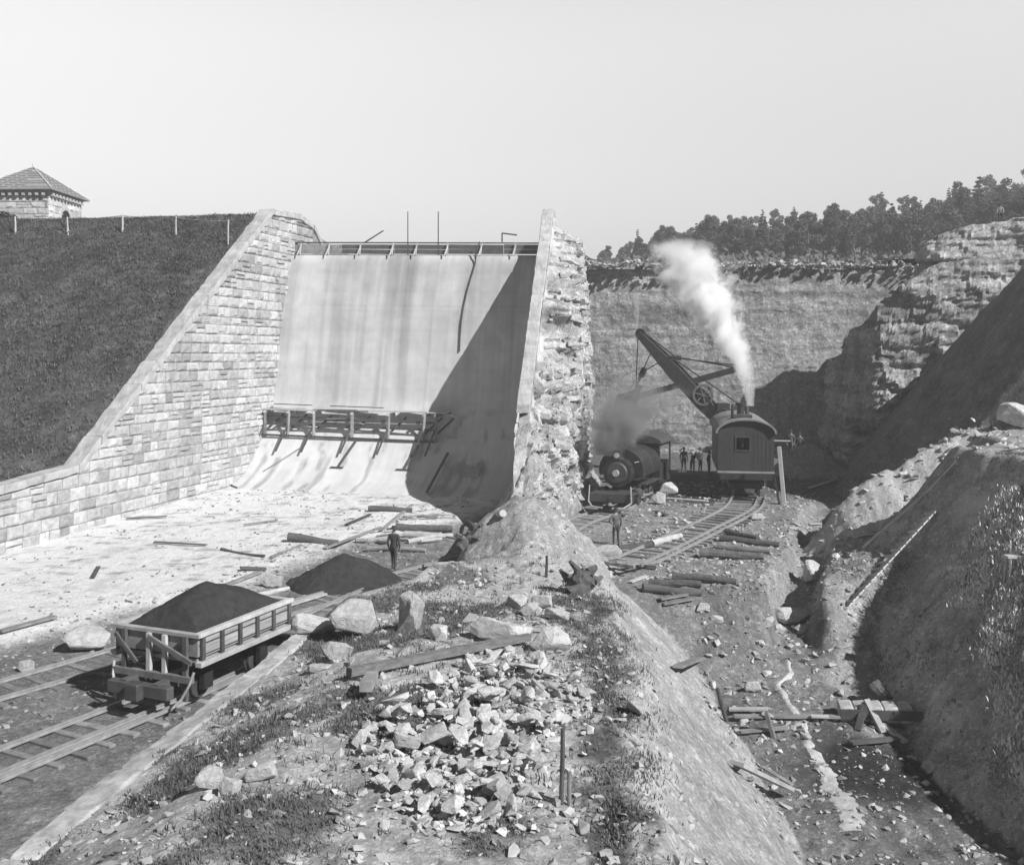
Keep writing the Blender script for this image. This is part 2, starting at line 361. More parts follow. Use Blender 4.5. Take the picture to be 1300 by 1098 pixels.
# ================================================================= SETTING
def build_ground():
    ys = 9*np.exp(np.arange(0, 420)*.00548); ys = ys[ys < 90]
    xs = np.concatenate([np.linspace(-75, -27, 60)[:-1], np.linspace(-27, 27, 520), np.linspace(27, 60, 60)[1:]])
    ys = np.concatenate([np.linspace(-20, 9, 20)[:-1], ys])
    XX, YY = np.meshgrid(xs, ys); Z, m = H(XX, YY, mask=True)
    n1, n2, n3, td = m['n1'], m['n2'], m['n3'], m['td']
    f1 = fbm(XX*.9+40, YY*.9, 5, 77); f2 = fbm(XX*3, YY*1.2, 4, 55)
    A = .23+.07*f1+.05*f2
    A = A*sm(1.2, 2.2, td)+(.20+.06*f1)*(1-sm(1.2, 2.2, td))
    apc = .78-.15*sm(.05, .6, f1+.55*f2)-.34*sm(.22, .5, fbm(XX*1.2, YY*3.6, 4, 31))*sm(30, 42, YY)-.18*sm(.2, .45, fbm(XX*4, YY*5, 3, 32))*sm(-17, -9, XX)
    A = A*(1-m['ap'])+apc*m['ap']
    bench = (XX > 1.5) & (YY > 36.5) & (YY < 62); A = np.where(bench, .27+.08*f1+.06*f2, A)
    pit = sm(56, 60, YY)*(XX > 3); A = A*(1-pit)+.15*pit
    dk_ = sm(2.6, 1.4, np.hypot((XX-11.5)*.55, (YY-63)*.28)); A = A*(1-dk_)+.05*dk_; dark_floor = sm(1.2, .4, np.hypot((XX-10.7)/3.0, (YY-28.6)/3.4))  # dark soil between locomotive and shovel, with shade there painted into its albedo
    tr = (m['Ye'] < 37.2) & (XX > 3); A = np.where(tr, (.20+.09*f1+.06*f2)*(1-dark_floor)+.05*dark_floor, A)  # trench floor, with a darker patch in front of the stone box
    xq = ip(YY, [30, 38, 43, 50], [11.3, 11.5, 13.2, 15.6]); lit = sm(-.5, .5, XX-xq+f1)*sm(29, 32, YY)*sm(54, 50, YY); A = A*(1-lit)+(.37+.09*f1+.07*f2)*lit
    # plateau
    g = sm(-.05, .18, fbm(XX*.55+3, YY*.55, 4, 91)+.10*sm(-1, -5, XX)-.25*sm(-2, 1.5, XX))
    pa = (.47+.10*f1+.07*f2)*(1-g)+(.19+.05*f2)*g
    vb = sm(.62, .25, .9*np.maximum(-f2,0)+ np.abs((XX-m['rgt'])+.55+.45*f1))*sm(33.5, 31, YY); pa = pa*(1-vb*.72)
    pa = pa*(1-m['mound'])+(.38+.07*f1+.07*n2)*m['mound']
    sl = sm(.2, .7, XX-m['rgt']); pa = pa*(1-sl)+(.40+.10*f2+.05*f1)*sl
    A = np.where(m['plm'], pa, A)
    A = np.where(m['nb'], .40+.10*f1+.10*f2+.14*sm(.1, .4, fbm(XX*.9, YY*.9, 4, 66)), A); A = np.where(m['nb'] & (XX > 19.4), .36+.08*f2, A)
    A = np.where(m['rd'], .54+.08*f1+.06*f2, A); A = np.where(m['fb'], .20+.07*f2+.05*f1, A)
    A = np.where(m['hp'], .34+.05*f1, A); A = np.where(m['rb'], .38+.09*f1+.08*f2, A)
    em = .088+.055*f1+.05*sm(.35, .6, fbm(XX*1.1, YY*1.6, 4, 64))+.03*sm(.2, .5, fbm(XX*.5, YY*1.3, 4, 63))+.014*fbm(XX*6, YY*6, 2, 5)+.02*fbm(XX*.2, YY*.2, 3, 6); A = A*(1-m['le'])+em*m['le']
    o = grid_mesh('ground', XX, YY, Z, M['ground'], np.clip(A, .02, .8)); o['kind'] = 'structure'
build_ground()

def HF(X, Y):
    X = np.asarray(X, float); Y = np.asarray(Y, float)
    z = ip(Y, [80, 95, 125, 200, 300, 420], [16.3, 16.8, 18.5, 26, 40, 46])
    rr = ip(X/np.maximum(Y, 1), [-.3, .0, .08, .16, .24, .28, .36, .44, .52, .7], [.0, .1, .80, 1.14, 1.22, 1.3, 1.43, 1.68, 1.75, 1.8])
    z = 16.8+(z-16.8)*rr+1.2*fbm(X*.03, Y*.03, 4, 3)*sm(95, 130, Y)+.25*fbm(X*.3, Y*.3, 3, 4)
    r = sm(28, 36, X)*sm(105, 90, Y)*1.2
    z = z+r
    return np.where(X < -30, np.minimum(np.maximum(z, 19), 19.3), np.where(X < -6, 13, z))
def build_hill():
    ys = np.concatenate([np.linspace(88.6, 130, 70), np.linspace(132, 450, 80)]); xs = np.linspace(-160, 380, 240)
    XX, YY = np.meshgrid(xs, ys); ZZ = HF(XX, YY)
    o = grid_mesh('hillside', XX, YY, ZZ, M['hill']); o['kind'] = 'structure'
build_hill()

# ---- cliffs: a sheet over (distance along a plan line, height), pushed out by ledges and cracks
def cliff(name, line, zt, zb, amp=.5, seed=0, depth=10, alb=.3, strata=1.0, ds=.22, dzz=.2, crust=0, batter=0, side=1, drop=.25, nz=1.0, vs=.22):
    pts = [Vector((a, b)) for a, b in line]; seg = [(pts[i+1]-pts[i]).length for i in range(len(pts)-1)]; tot = sum(seg)
    cum = np.concatenate([[0], np.cumsum(seg)]); s = np.arange(0, tot+ds, ds); s[-1] = tot
    px = np.interp(s, cum, [p.x for p in pts]); py = np.interp(s, cum, [p.y for p in pts])
    tx = np.gradient(px, s); ty = np.gradient(py, s)
    for _ in range(3):
        tx = np.convolve(np.pad(tx, 3, 'edge'), np.ones(7)/7, 'valid'); ty = np.convolve(np.pad(ty, 3, 'edge'), np.ones(7)/7, 'valid')
    l = np.hypot(tx, ty); nx, ny = ty/l*side, -tx/l*side       # outward (towards the pit)
    top = np.interp(s, [q[0]*tot for q in zt], [q[1] for q in zt])+.35*fbm(s*.8, s*0+seed, 4, seed+5)
    nh = int((max(top)-zb)/dzz)+1; t = np.linspace(0, 1, nh)
    S, T = np.meshgrid(s, t); TOP = np.meshgrid(top, t)[0]; ZZ = zb+(TOP-zb)*T
    led = ip(np.mod(ZZ+.5*fbm(S*.15, ZZ*0+seed, 3, seed)+50, 1.7)/1.7, [0, .12, .85, 1], [0, 1, .55, 0])
    led2 = ip(np.mod(ZZ*1.0+.3*fbm(S*.4, ZZ*0, 2, seed+1)+50, .62)/.62, [0, .2, .9, 1], [0, 1, .7, 0])
    joint = _h(np.floor(S/2.4+np.floor(ZZ/1.7)*.37), np.floor((ZZ+50)/1.7), seed); joint2 = _h(np.floor(S/1.1+np.floor(ZZ/.62)*.43), np.floor((ZZ+50)/.62), seed+2)
    n = fbm(S*.5, ZZ*.5, 5, seed+3); nf = fbm(S*2.2, ZZ*2.6, 4, seed+8); big = fbm(S*.12, ZZ*.12, 3, seed+13)
    D = strata*(.32*led+.16*led2+.75*joint+.38*joint2)*amp+(n*.9+nf*.45+big*1.6)*amp*nz-batter*(ZZ-zb)
    NX = np.meshgrid(nx, t)[0]; NY = np.meshgrid(ny, t)[0]
    X = np.meshgrid(px, t)[0]+NX*D; Y = np.meshgrid(py, t)[0]+NY*D
    cr = sm(1.1, .2, TOP-ZZ)
    A = alb*(1+.18*n+.22*nf+.15*(joint-.5)*strata)+crust*cr*(.25+.5*nf)-.05*sm(.6, 1, 1-led)*strata
    A = A*(1-vs*sm(.1, .5, fbm(S*1.5, ZZ*.12, 3, seed+20)))*(1-.4*sm(.0, .45, fbm(S*.10, ZZ*1.6, 4, seed+40)))
    # top: carried back
    k = 14; bx, by, bz = [], [], []
    for i in range(1, k+1):
        q = (i/k)**1.6*depth
        bx.append(X[-1]-nx*q); by.append(Y[-1]-ny*q); bz.append(top+.2*fbm(s*.7, s*0+i*.7, 3, seed+30)-drop*sm(depth*.6, depth, q)*6)
    X = np.vstack([X]+[b[None] for b in bx]); Y = np.vstack([Y]+[b[None] for b in by]); ZZ = np.vstack([ZZ]+[b[None] for b in bz])
    A = np.vstack([A]+[(alb*(.9+.3*fbm(s*1.3, s*0+i, 3, 3)))[None] for i in range(k)])
    o = grid_mesh(name, X, Y, ZZ, M['rock'], np.clip(A, .05, .7), smooth=False); o['kind'] = 'structure'
    return o
cliff('rock_face', [(3.2, 89.5), (8, 89), (16, 88.5), (24, 88), (30, 88.5), (38, 88.5)], [(0, 17.0), (.3, 16.9), (.7, 16.7), (1, 16.8)], -.5, amp=.42, seed=3, depth=4, alb=.345, strata=.2, nz=.42, crust=.15, side=1, batter=.03)
cliff('rock_face', [(28.2, 90), (27.4, 84), (26.6, 77.5), (28, 75.2), (32, 74.2), (38, 73.2), (52, 71)], [(0, 8.0), (.2, 9.0), (.30, 10.5), (.36, 12.0), (.42, 14.2), (.5, 16), (1, 17)], -.5, amp=.55, seed=11, depth=5, alb=.42, strata=1.15, nz=.6, side=1, batter=.05)
cliff('rock_face', [(35.5, 82.0), (34.0, 80.6), (32.6, 78.6), (33.6, 77.4), (38, 76.6), (44, 75.5), (56, 73)], [(0, 14.5), (.1, 16.5), (.16, 18.2), (.35, 19.2), (.6, 20.3), (1, 21)], 9, amp=.5, seed=23, depth=4, drop=1.1, alb=.44, strata=1.15, nz=.6, side=1, batter=.05)

# ================================================================= THE DAM
CA = Vector((-15.6, 69.35)); CD = Vector((.968, -.25)); CU = Vector((.25, .968))    # crest start, along the crest, upstream
prof = [(-3.2, 16.05), (-.3, 16.1), (.25, 15.75), (1.5, 11.9), (2.2, 8.6), (2.75, 6.0), (3.35, 4.9), (4.3, 3.65), (5.6, 2.2), (7.0, 1.25), (9, .66), (11.5, .42), (13, .2)]
dam = thing('spillway_dam', 'smooth pale concrete spillway face curving out between the two stone side walls', 'dam', (CA.x+9*CD.x, CA.y+9*CD.y, .3))
def face_pt(t, r, z): q = CA+CD*t-CU*r; return Vector((q.x, q.y, z-.028*t*min(max(z, 0), 16)/16))
pr = np.array(prof); cumr = np.concatenate([[0], np.cumsum(np.hypot(np.diff(pr[:, 0]), np.diff(pr[:, 1])))])
def spill(t, z):                                     # r of the face at height z
    return float(np.interp(-z, -pr[1:, 1], pr[1:, 0]))
def build_face():
    cc = np.linspace(0, cumr[-1], 150); r = np.interp(cc, cumr, pr[:, 0]); z = np.interp(cc, cumr, pr[:, 1])
    r = np.convolve(np.pad(r, 2, 'edge'), np.ones(5)/5, 'valid'); z = np.convolve(np.pad(z, 2, 'edge'), np.ones(5)/5, 'valid')
    t = np.linspace(-1.2, 21, 190); T, RR = np.meshgrid(t, r); ZZ = np.meshgrid(t, z)[1]
    RR = RR+.02*fbm(T*1.1, ZZ*.8, 3, 2)
    X = CA.x+CD.x*T-CU.x*RR; Y = CA.y+CD.y*T-CU.y*RR-loc.y; X = X-loc.x
    st = fbm(T*1.3, ZZ*.05, 4, 8); st2 = fbm(T*5, ZZ*.12, 3, 18); fl = fbm(T*.8, ZZ*.8, 5, 28)
    up = sm(4.6, 6, ZZ)
    A = (.56-.13*sm(-.1, .6, st)-.06*st2-.07*fl)*up+(.60-.09*fl-.05*st2-.22*sm(.15, .5, fbm(T*2, ZZ*2+RR, 4, 38)))*(1-up)
    A -= .022*sm(.8, 1, np.cos(ZZ*2*math.pi/1.35))*up+.03*up*sm(.3, .5, fbm(T*.6+ZZ*.2, ZZ*1.1, 3, 71))
    A -= .05*np.exp(-((ZZ-12.45-.04*np.sin(T))/.05)**2)
    A -= .05*np.exp(-((T-10.8-.02*ZZ)/.06)**2)*up-.06*np.exp(-((T-11-.02*ZZ)/.07)**2)*up
    A -= .10*sm(9.0, 13.5, ZZ)*sm(-.1, .4, fbm(T*.35+3, ZZ*.2, 3, 61))
    grid_mesh('concrete_face', X, Y, ZZ-.3-.028*T*np.clip(ZZ, 0, 16)/16, M['conc'], np.clip(A, .15, .75), parent=dam)
M['conc'] = mat('conc', 1, .07, 1.6, .8, .25, 9, .02, attr='alb', spec=.15)
loc = dam.location
build_face()
M['plankdark'] = mat('plankdark', .11, .3, 2, .9, .4, 14, .02, rnd=.15)
# timber flashboards along the crest
fb = thing('flashboard_parapet', 'dark plank parapet braced along the crest of the concrete spillway', 'parapet', face_pt(9, -.2, 16.05))
n = 5
for i in range(n):
    mb = MB(); t0 = -.1+i*3.9; t1 = t0+3.86 if i < n-1 else 19.6
    for j in range(2): mb.beam(face_pt(t0, -.25, 16.28+j*.33), face_pt(t1, -.25, 16.27+j*.33-random.random()*.05), .06, .31)
    mb.build('board', M['wood'] if i == 0 else M['plankdark'], fb, world=True)
for i in range(9):
    t = .9+i*2.15+random.uniform(-.3, .3); mb = MB()
    mb.beam(face_pt(t, -.14, 16.05), face_pt(t+.1, -.13, 16.85), .09, .09); mb.beam(face_pt(t, .3, 15.95), face_pt(t+.12, -.12, 16.7), .06, .06)
    mb.build('brace', M['palewood'], fb, world=True)
mb = MB(); mb.beam(face_pt(0, -.4, 16.92), face_pt(19.6, -.4, 16.86), .3, .06); mb.build('cap_rail', M['darkwood'], fb, world=True)
for i, (u, v1, tl) in enumerate(((519, 268, 'left one of two thin upright staffs standing on the dam crest'), (556, 266, 'right one of two thin upright staffs standing on the dam crest'))):
    t = (u-378)/304*18.2; p = face_pt(t, -.9, 16); mb = MB().tube(p, p+Vector((0, 0, 3.1)), .045, .035, 6)
    one('staff', mb, M['darkwood'], tl, 'pole', 'thin staffs on the dam crest')
q = [face_pt(13.9, .1, 16.9), face_pt(13.75, .35, 16.15)]+[face_pt(13.7-.09*k-.25*math.sin(k*.5), spill(0, 15.4-k)+.07, 15.4-k) for k in range(7)]
one('rope', MB().path(q, .045, 6), M['darkwood'], 'dark rope hanging down the upper right of the concrete spillway face', 'rope')
mb = MB().tube(face_pt(5.3, -.6, 16.9), face_pt(6.8, -.5, 17.75), .05, .04, 6)
one('leaning_stick', mb, M['darkwood'], 'short stick leaning above the parapet boards, left of the two staffs', 'stick')
mb = MB(); p = face_pt(15.3, -.5, 16.95); mb.path([p, p+Vector((0, 0, .6)), p+Vector((1.0, -.2, .45))], .05, 6)
one('bent_rod', mb, M['darkwood'], 'bent rod poking up behind the parapet near the broken wall', 'rod')

# ---- left side wall: coursed ashlar, every block with its own face
lw = thing('stone_side_wall', 'tall ashlar side wall with smooth sloping coping left of the spillway', 'wall', (wallx(52), 52, .3))
def wpt(s, z, o=0):                                    # s = Y along the wall, o = out of the face
    return Vector((wallx(s)+o*.968, s-o*.25, z))
def wbot(s):
    r = (CA.x-wallx(s))*0+(69.3-s)/.968
    return max(float(np.interp(r, pr[:, 0], pr[:, 1]))-.5, -.3) if r > -1 else 12
def clip(poly, f):
    out = []
    for i in range(len(poly)):
        a, b = poly[i], poly[(i+1) % len(poly)]; fa, fb_ = f(a), f(b)
        if fa >= 0: out.append(a)
        if (fa >= 0) != (fb_ >= 0): t = fa/(fa-fb_); out.append((a[0]+(b[0]-a[0])*t, a[1]+(b[1]-a[1])*t))
    return out
def block(mb, poly, rnd, alb, plane, proud=.1, gap=.02, sub=True):
    if len(poly) < 3: return
    ar = sum(poly[i][0]*poly[(i+1) % len(poly)][1]-poly[(i+1) % len(poly)][0]*poly[i][1] for i in range(len(poly)))/2
    if abs(ar) < .02: return
    cx = sum(p[0] for p in poly)/len(poly); cy = sum(p[1] for p in poly)/len(poly)
    def ins(p, d):
        dx, dy = cx-p[0], cy-p[1]; l = math.hypot(dx, dy)+1e-6; ex = min(d, abs(dx)*.6)*(1 if dx > 0 else -1); ey = min(d, abs(dy)*.6)*(1 if dy > 0 else -1)
        return (p[0]+ex, p[1]+ey)
    o0 = [ins(p, gap) for p in poly]; o1 = [ins(p, gap+.05+rnd.random()*.03) for p in poly]; o2 = [((p[0]*.45+cx*.55), (p[1]*.45+cy*.55)) for p in poly]
    h = proud*(.5+rnd.random()); n = len(poly); k = len(mb.v)
    for ring, q in ((o0, -.05), (o0, .02), (o1, h*.7), (o2, h)):
        for p in ring: mb.v.append(tuple(plane(p[0]+(rnd.random()-.5)*.05*(q > .03), p[1]+(rnd.random()-.5)*.05*(q > .03), q+(rnd.random()-.5)*.06*(q > .03))))
    for r in range(3):
        for i in range(n):
            j = (i+1) % n; mb.f.append((k+r*n+i, k+r*n+j, k+(r+1)*n+j, k+(r+1)*n+i)); mb.a.append(alb)
    mb.f.append(tuple(k+3*n+i for i in range(n))); mb.a.append(alb)
def courses(mb, s0, s1, z0, z1, topf, botf, seed, plane, hmin=.46, hmax=.66, wmin=.55, wmax=1.25, alb=.46, proud=.09):
    rnd = random.Random(seed); z = z0
    while z < z1:
        h = rnd.uniform(hmin, hmax); s = s0-rnd.random()
        while s < s1:
            wd = rnd.uniform(wmin, wmax); a, b = s, min(s+wd, s1); s += wd
            if b <= s0: continue
            a = max(a, s0)
            hh = [(z, z+h)] if rnd.random() > .16 else [(z, z+h*.5), (z+h*.5, z+h)]
            for za, zb_ in hh:
                poly = [(a, za), (b, za), (b, zb_), (a, zb_)]
                poly = clip(poly, lambda p: topf(p[0])-p[1]); 
                if len(poly) < 3 or max(p[1] for p in poly) < botf((a+b)/2): continue
                block(mb, poly, rnd, alb*(1+rnd.gauss(0, .11))*(1-.26*float(sm(.0, .5, fbm(np.array([a*.7]), np.array([za*.16]), 3, 88)[0])))*(1-.22*float(sm(.1, .5, fbm(np.array([a*.5]), np.array([za*.9]), 3, 89)[0]))), plane, proud)
        z += h
cop = .42
mb = MB(); courses(mb, 38, 72.3, -.4, 19, lambda s: wtop(s)-cop, wbot, 5, wpt)
mb.build('block_facing', M['ashlar'], lw, world=True, fix=False, attr=True)
mb = MB(); ss = [34]+list(np.linspace(38, 66.3, 30))+[69, 71.8, 72.4, 78, 79]                 # wall body behind
k = 0
for s in ss:
    zt = float(wtop(s))-cop
    for o, z in ((0, -.6), (0, zt), (-.78, zt), (-.78, -.6)): mb.v.append(tuple(wpt(s, z, o)))
for i in range(len(ss)-1):
    for j in range(4):
        a = i*4+j; b = i*4+(j+1) % 4; mb.f.append((a, b, b+4, a+4)); mb.a.append(1)
mb.f.append((0, 1, 2, 3)); mb.a.append(1); e = (len(ss)-1)*4; mb.f.append((e, e+3, e+2, e+1)); mb.a.append(1)
mb.build('wall_core', M['mortar'], lw, world=True)
def copings(parent, ys, ptf, tops, w0, w1, th, seed, m=None, gap=.02):
    rnd = random.Random(seed)
    for a, b in zip(ys[:-1], ys[1:]):
        mb = MB(); za, zb_ = tops(a), tops(b); dj = (rnd.random()-.5)*.03; g = gap
        cs = []
        for s, z in ((a+g, za), (b-g, zb_)):
            for o, dz in ((w0, -th), (w1, -th), (w1, 0), (w0, 0)): cs.append(ptf(s, float(z)+dz+dj, o+dj))
        mb.v = [tuple(c) for c in cs]; mb.f = [(0, 1, 2, 3), (4, 7, 6, 5)]+[(i, i+4, (i+1) % 4+4, (i+1) % 4) for i in range(4)]; mb.a = [1]*6
        roughen(mb.build('coping_stone', m or M['coping'], parent, world=True, bevel=.03), .05, .35, .02, 5)
copings(lw, list(np.linspace(47.7, 66.3, 13)), wpt, wtop, -.84, .16, cop, 3)
copings(lw, list(np.linspace(36, 47.7, 6)), wpt, wtop, -.82, .14, cop-.05, 4)
copings(lw, [66.3, 68.2, 70.1, 72.2], wpt, wtop, -.84, .16, cop, 5)
copings(lw, [72.5, 74.3, 76.2, 78.2], wpt, lambda s: 19.0-(s-72)*.95, -1.2, .1, .4, 6)
# ---- right side wall: smooth coping on its inner edge, torn masonry core behind
rw = thing('broken_side_wall', 'half demolished stone wall with sloping coping and torn rubble core right of the spillway', 'wall', (.9, 56, .4))
def rxi(Y): return .2+.123*(Y-50)
def rtop(Y): return ip(Y, [44, 47.9, 50, 66.3, 72], [.5, 3.0, 5.4, 18.8, 19.0])
def rpt(s, z, o=0): return Vector((rxi(s)+o, s, z))
mb = MB(); courses(mb, 49.5, 66, .2, 19, lambda s: rtop(s)-.4, lambda s: -1, 15, lambda s, z, o: rpt(s, z, -.02-o))
mb.build('block_facing', M['ashlar'], rw, world=True, fix=False, attr=True)
copings(rw, list(np.linspace(51.2, 66.3, 11)), rpt, rtop, -.12, .58, .45, 13)
copings(rw, [66.3, 67.4, 68.6], rpt, rtop, -.12, .58, .45, 14)
def build_core():
    # rings around the torn section for each distance Y: inner foot, inner top, torn top, outer top, outer foot
    ys = np.arange(47.6, 69.2, .16); nseg = 96; X = []; Yv = []; Z = []; A = []
    for y in ys:
        xi = rxi(y)+.03; xo = float(ip(y, [47.6, 48.5, 50, 53, 56, 60, 66, 70], [1.0, 1.5, 2.0, 3.0, 3.9, 4.35, 4.7, 4.8]))
        zt = float(rtop(y))-.46
        # steps in the torn top
        st = float(ip(y, [47.6, 50, 52.5, 54, 54.3, 57.5, 58.0, 61, 61.3, 64, 66.2, 70], [1.2, 3.8, 5.6, 6.6, 8.2, 10.2, 12.0, 12.9, 14.4, 16.4, 17.6, 17.6]))
        zo = float(ip(y, [47.6, 50, 53, 55.5, 56.2, 60, 61.5, 64, 66.4, 70], [.8, 2.4, 3.6, 6.0, 9.0, 12.4, 13.4, 14.6, 15.6, 15.4]))
        prof_ = [(xi, 0), (xi, zt), (xi+.56, zt), (xi+.75, min(zt, st)), (xo-.25, (zo+min(st, zt))/2 if zo < st else zo), (xo, zo-.4), (xo+.12, .2)]
        c = np.concatenate([[0], np.cumsum([math.dist(prof_[i], prof_[i+1]) for i in range(len(prof_)-1)])]); cc = np.concatenate([np.linspace(0, c[2], 8)[:-1], np.linspace(c[2], c[-1], nseg-7)])
        X.append(np.interp(cc, c, [p[0] for p in prof_])); Z.append(np.interp(cc, c, [p[1] for p in prof_])); Yv.append(np.full(nseg, y))
    X = np.array(X); Yv = np.array(Yv); Z = np.array(Z); s = np.meshgrid(np.arange(nseg)*.14, ys)[0]
    k = sm(9, 14, np.meshgrid(np.arange(nseg), ys)[0])
    blk = _h(np.floor(Yv/.75+np.floor(Z/.5)*.4), np.floor(Z/.5), 3); nf = fbm(s*1.1+Z*.4, Yv*1.1+Z*.5, 5, 7); nc = fbm(s*3+Z, Yv*3+Z, 3, 8); ng = fbm(X*.6+Z*.3, Yv*.4+Z*.5, 3, 9)
    Xn = X+k*(.4*(blk-.5)+.22*nf+.14*nc+.4*ng); Yn = Yv-k*(.4*(blk-.5)+.28*nf+.16*nc+.4*ng); Zn = Z+k*(.15*nf+.12*nc)*sm(.2, 1, Z)
    A = .54*(1+.25*nf+.22*nc+.2*(blk-.5)); A = A*(1-.4*sm(.25, .5, fbm(s*.7, Z*.9+Yv*.3, 3, 17)))
    cav = np.exp(-(((Yv-57.8)/.9)**2+((X-2.3)/.75)**2+((Z-10.8)/1.0)**2)*1.1)+.7*np.exp(-(((Yv-51.5)/.6)**2+((X-1.3)/.6)**2+((Z-5.2)/.6)**2)); Yn = Yn+.9*cav; A = A*(1-.35*np.clip(cav*1.4, 0, 1))  # hollows pushed in; the shade inside them also painted into the albedo
    # close the near and far ends
    cx = X.mean(1)
    Xn = np.vstack([np.full((1, nseg), .8), Xn, np.full((1, nseg), 4)]); Yn = np.vstack([np.full((1, nseg), 47.5), Yn, np.full((1, nseg), 69.4)])
    Zn = np.vstack([np.minimum(Zn[:1], .8), Zn, Zn[-1:]*.5]); A = np.vstack([A[:1], A, A[-1:]])
    o = grid_mesh('torn_core', Xn-rw.location.x, Yn-rw.location.y, Zn-rw.location.z, M['rock'], np.clip(A, .06, .7), parent=rw, smooth=False)
build_core()
# ================================================================= LEFT BANK: fence, gatehouse, bush
def emb_at(u, v): return GP(u, v, 30, 110)
def build_fence():
    us = [20, 86, 155.5, 223, 289]; vs = [297, 298, 295, 298, 311]; tops = [276, 276, 276, 276, 274]
    f = None; feet = []
    for u, v in zip(us, vs):
        Yg = GP(u, v, 45, 95).y; feet.append(P(u, v, Yg))
        feet[-1].z = hz(feet[-1].x, feet[-1].y)-.1
    f = thing('wire_fence', 'light post and single rail fence running across the dark grassy bank below the gatehouse', 'fence', tuple(feet[2]))
    hd = []
    for i, p in enumerate(feet):
        q = p+Vector((.03*(i-2), .02, 1.32 if i < 4 else 1.75)); hd.append(q-Vector((0, 0, .1)))
        MB().log(p, q, .07, .05, i, 6, 3).build('post', M['palewood'], f, world=True)
    hd = [hd[0]*2-hd[1]]+hd
    for a, b in zip(hd[:-1], hd[1:]):
        m_ = (a+b)/2-Vector((0, 0, .09)); MB().path([a, m_, b], .022, 5).build('rail', M['wood'], f, world=True)
    return f
build_fence()
def build_gatehouse():
    cx, cy = P(42, 240, 88).x, 88.0; g = thing('gatehouse', 'small square stone gatehouse with pyramid slate roof and arched doorway on the hilltop', 'building', (cx, cy, 18.9), R(-2.5))
    h = 2.95; z0, z1 = -.5, 4.25
    mb = MB(); rnd = random.Random(4)
    for sgn, ax in ((-1, 'y'), (1, 'x'), (1, 'y'), (-1, 'x')):
        def pl(s, z, o, sgn=sgn, ax=ax): return Vector((s, sgn*(h+o), z)) if ax == 'y' else Vector((sgn*(h+o), s, z))
        tmp = MB()
        courses(tmp, -h, h, z0, z1-.25, lambda s: z1-.25, lambda s: -9, 40+int(sgn)+ord(ax), pl, .5, .62, .8, 1.6, .55, .05)
        if ax == 'x' and sgn == 1:                    # keep the arch clear
            keep = [i for i, f in enumerate(tmp.f) if not (abs(sum(tmp.v[k][1] for k in f)/len(f)+.1) < .95 and sum(tmp.v[k][2] for k in f)/len(f) < 3.0)]
            tmp.f = [tmp.f[i] for i in keep]; tmp.a = [tmp.a[i] for i in keep]
        tmp.build('block_facing', M['ashlar'], g, fix=False, attr=True)
    MB().box((0, 0, (z0+z1)/2), (2*h-.02, 2*h-.02, z1-z0)).build('wall', M['mortar'], g)
    for sx in (1,):                                   # arched doorway on the right face
        pts = [(-.8-.1, 0), (.8-.1, 0)]+[(-.1+.8*math.cos(t), 2.1+.8*math.sin(t)) for t in np.linspace(0, math.pi, 12)]
        d = MB().prism(pts, 'x', h-.02, h+.03).build('doorway', M['void'], g)
        tr = MB()
        for t in np.linspace(0, math.pi, 10)[:-1]:
            t2 = t+math.pi/9*.94; tr.prism([(-.1+.82*math.cos(t), 2.1+.82*math.sin(t)), (-.1+1.15*math.cos(t), 2.1+1.15*math.sin(t)), (-.1+1.15*math.cos(t2), 2.1+1.15*math.sin(t2)), (-.1+.82*math.cos(t2), 2.1+.82*math.sin(t2))], 'x', h-.03, h+.13)
        tr.build('arch_stones', M['palestone'], d)
    MB().box((0, 0, z1-.12), (2*h+.24, 2*h+.24, .24)).build('cornice', M['palestone'], g)
    for i in range(10):
        t = -h+.3+i*(2*h-.6)/9
        for q in ((t, -h-.2), (h+.2, t)): MB().box((q[0], q[1], z1-.33), (.26, .3, .24) if q[1] == -h-.2 else (.3, .26, .24)).build('bracket', M['palestone'], g)
    e = h+.55; ap = 2.55; mb = MB()
    c = [(-e, -e), (e, -e), (e, e), (-e, e)]
    for i in range(4):
        a, b = c[i], c[(i+1) % 4]; N_ = 12
        for j in range(N_):                           # courses of slate, each a small step out
            t0, t1 = j/N_*.965, (j+1)/N_*.965; k = .035
            A0 = (a[0]*(1-t0), a[1]*(1-t0), z1+.1+ap*t0); B0 = (b[0]*(1-t0), b[1]*(1-t0), z1+.1+ap*t0)
            A1 = (a[0]*(1-t1), a[1]*(1-t1), z1+.1+ap*t1-k); B1 = (b[0]*(1-t1), b[1]*(1-t1), z1+.1+ap*t1-k)
            mb.face([A0, B0, B1, A1])
    mb.box((0, 0, z1+.05), (2*e-.02, 2*e-.02, .1))
    rf = mb.build('roof', M['slate'], g)
    hp = MB()
    for q in c: hp.tube((q[0], q[1], z1+.14), (0, 0, z1+.1+ap), .07, .06, 6)
    hp.tube((0, 0, z1+ap-.1), (0, 0, z1+ap+.35), .16, .05, 8)
    hp.build('ridge_caps', M['palestone'], rf)
    return g
build_gatehouse()

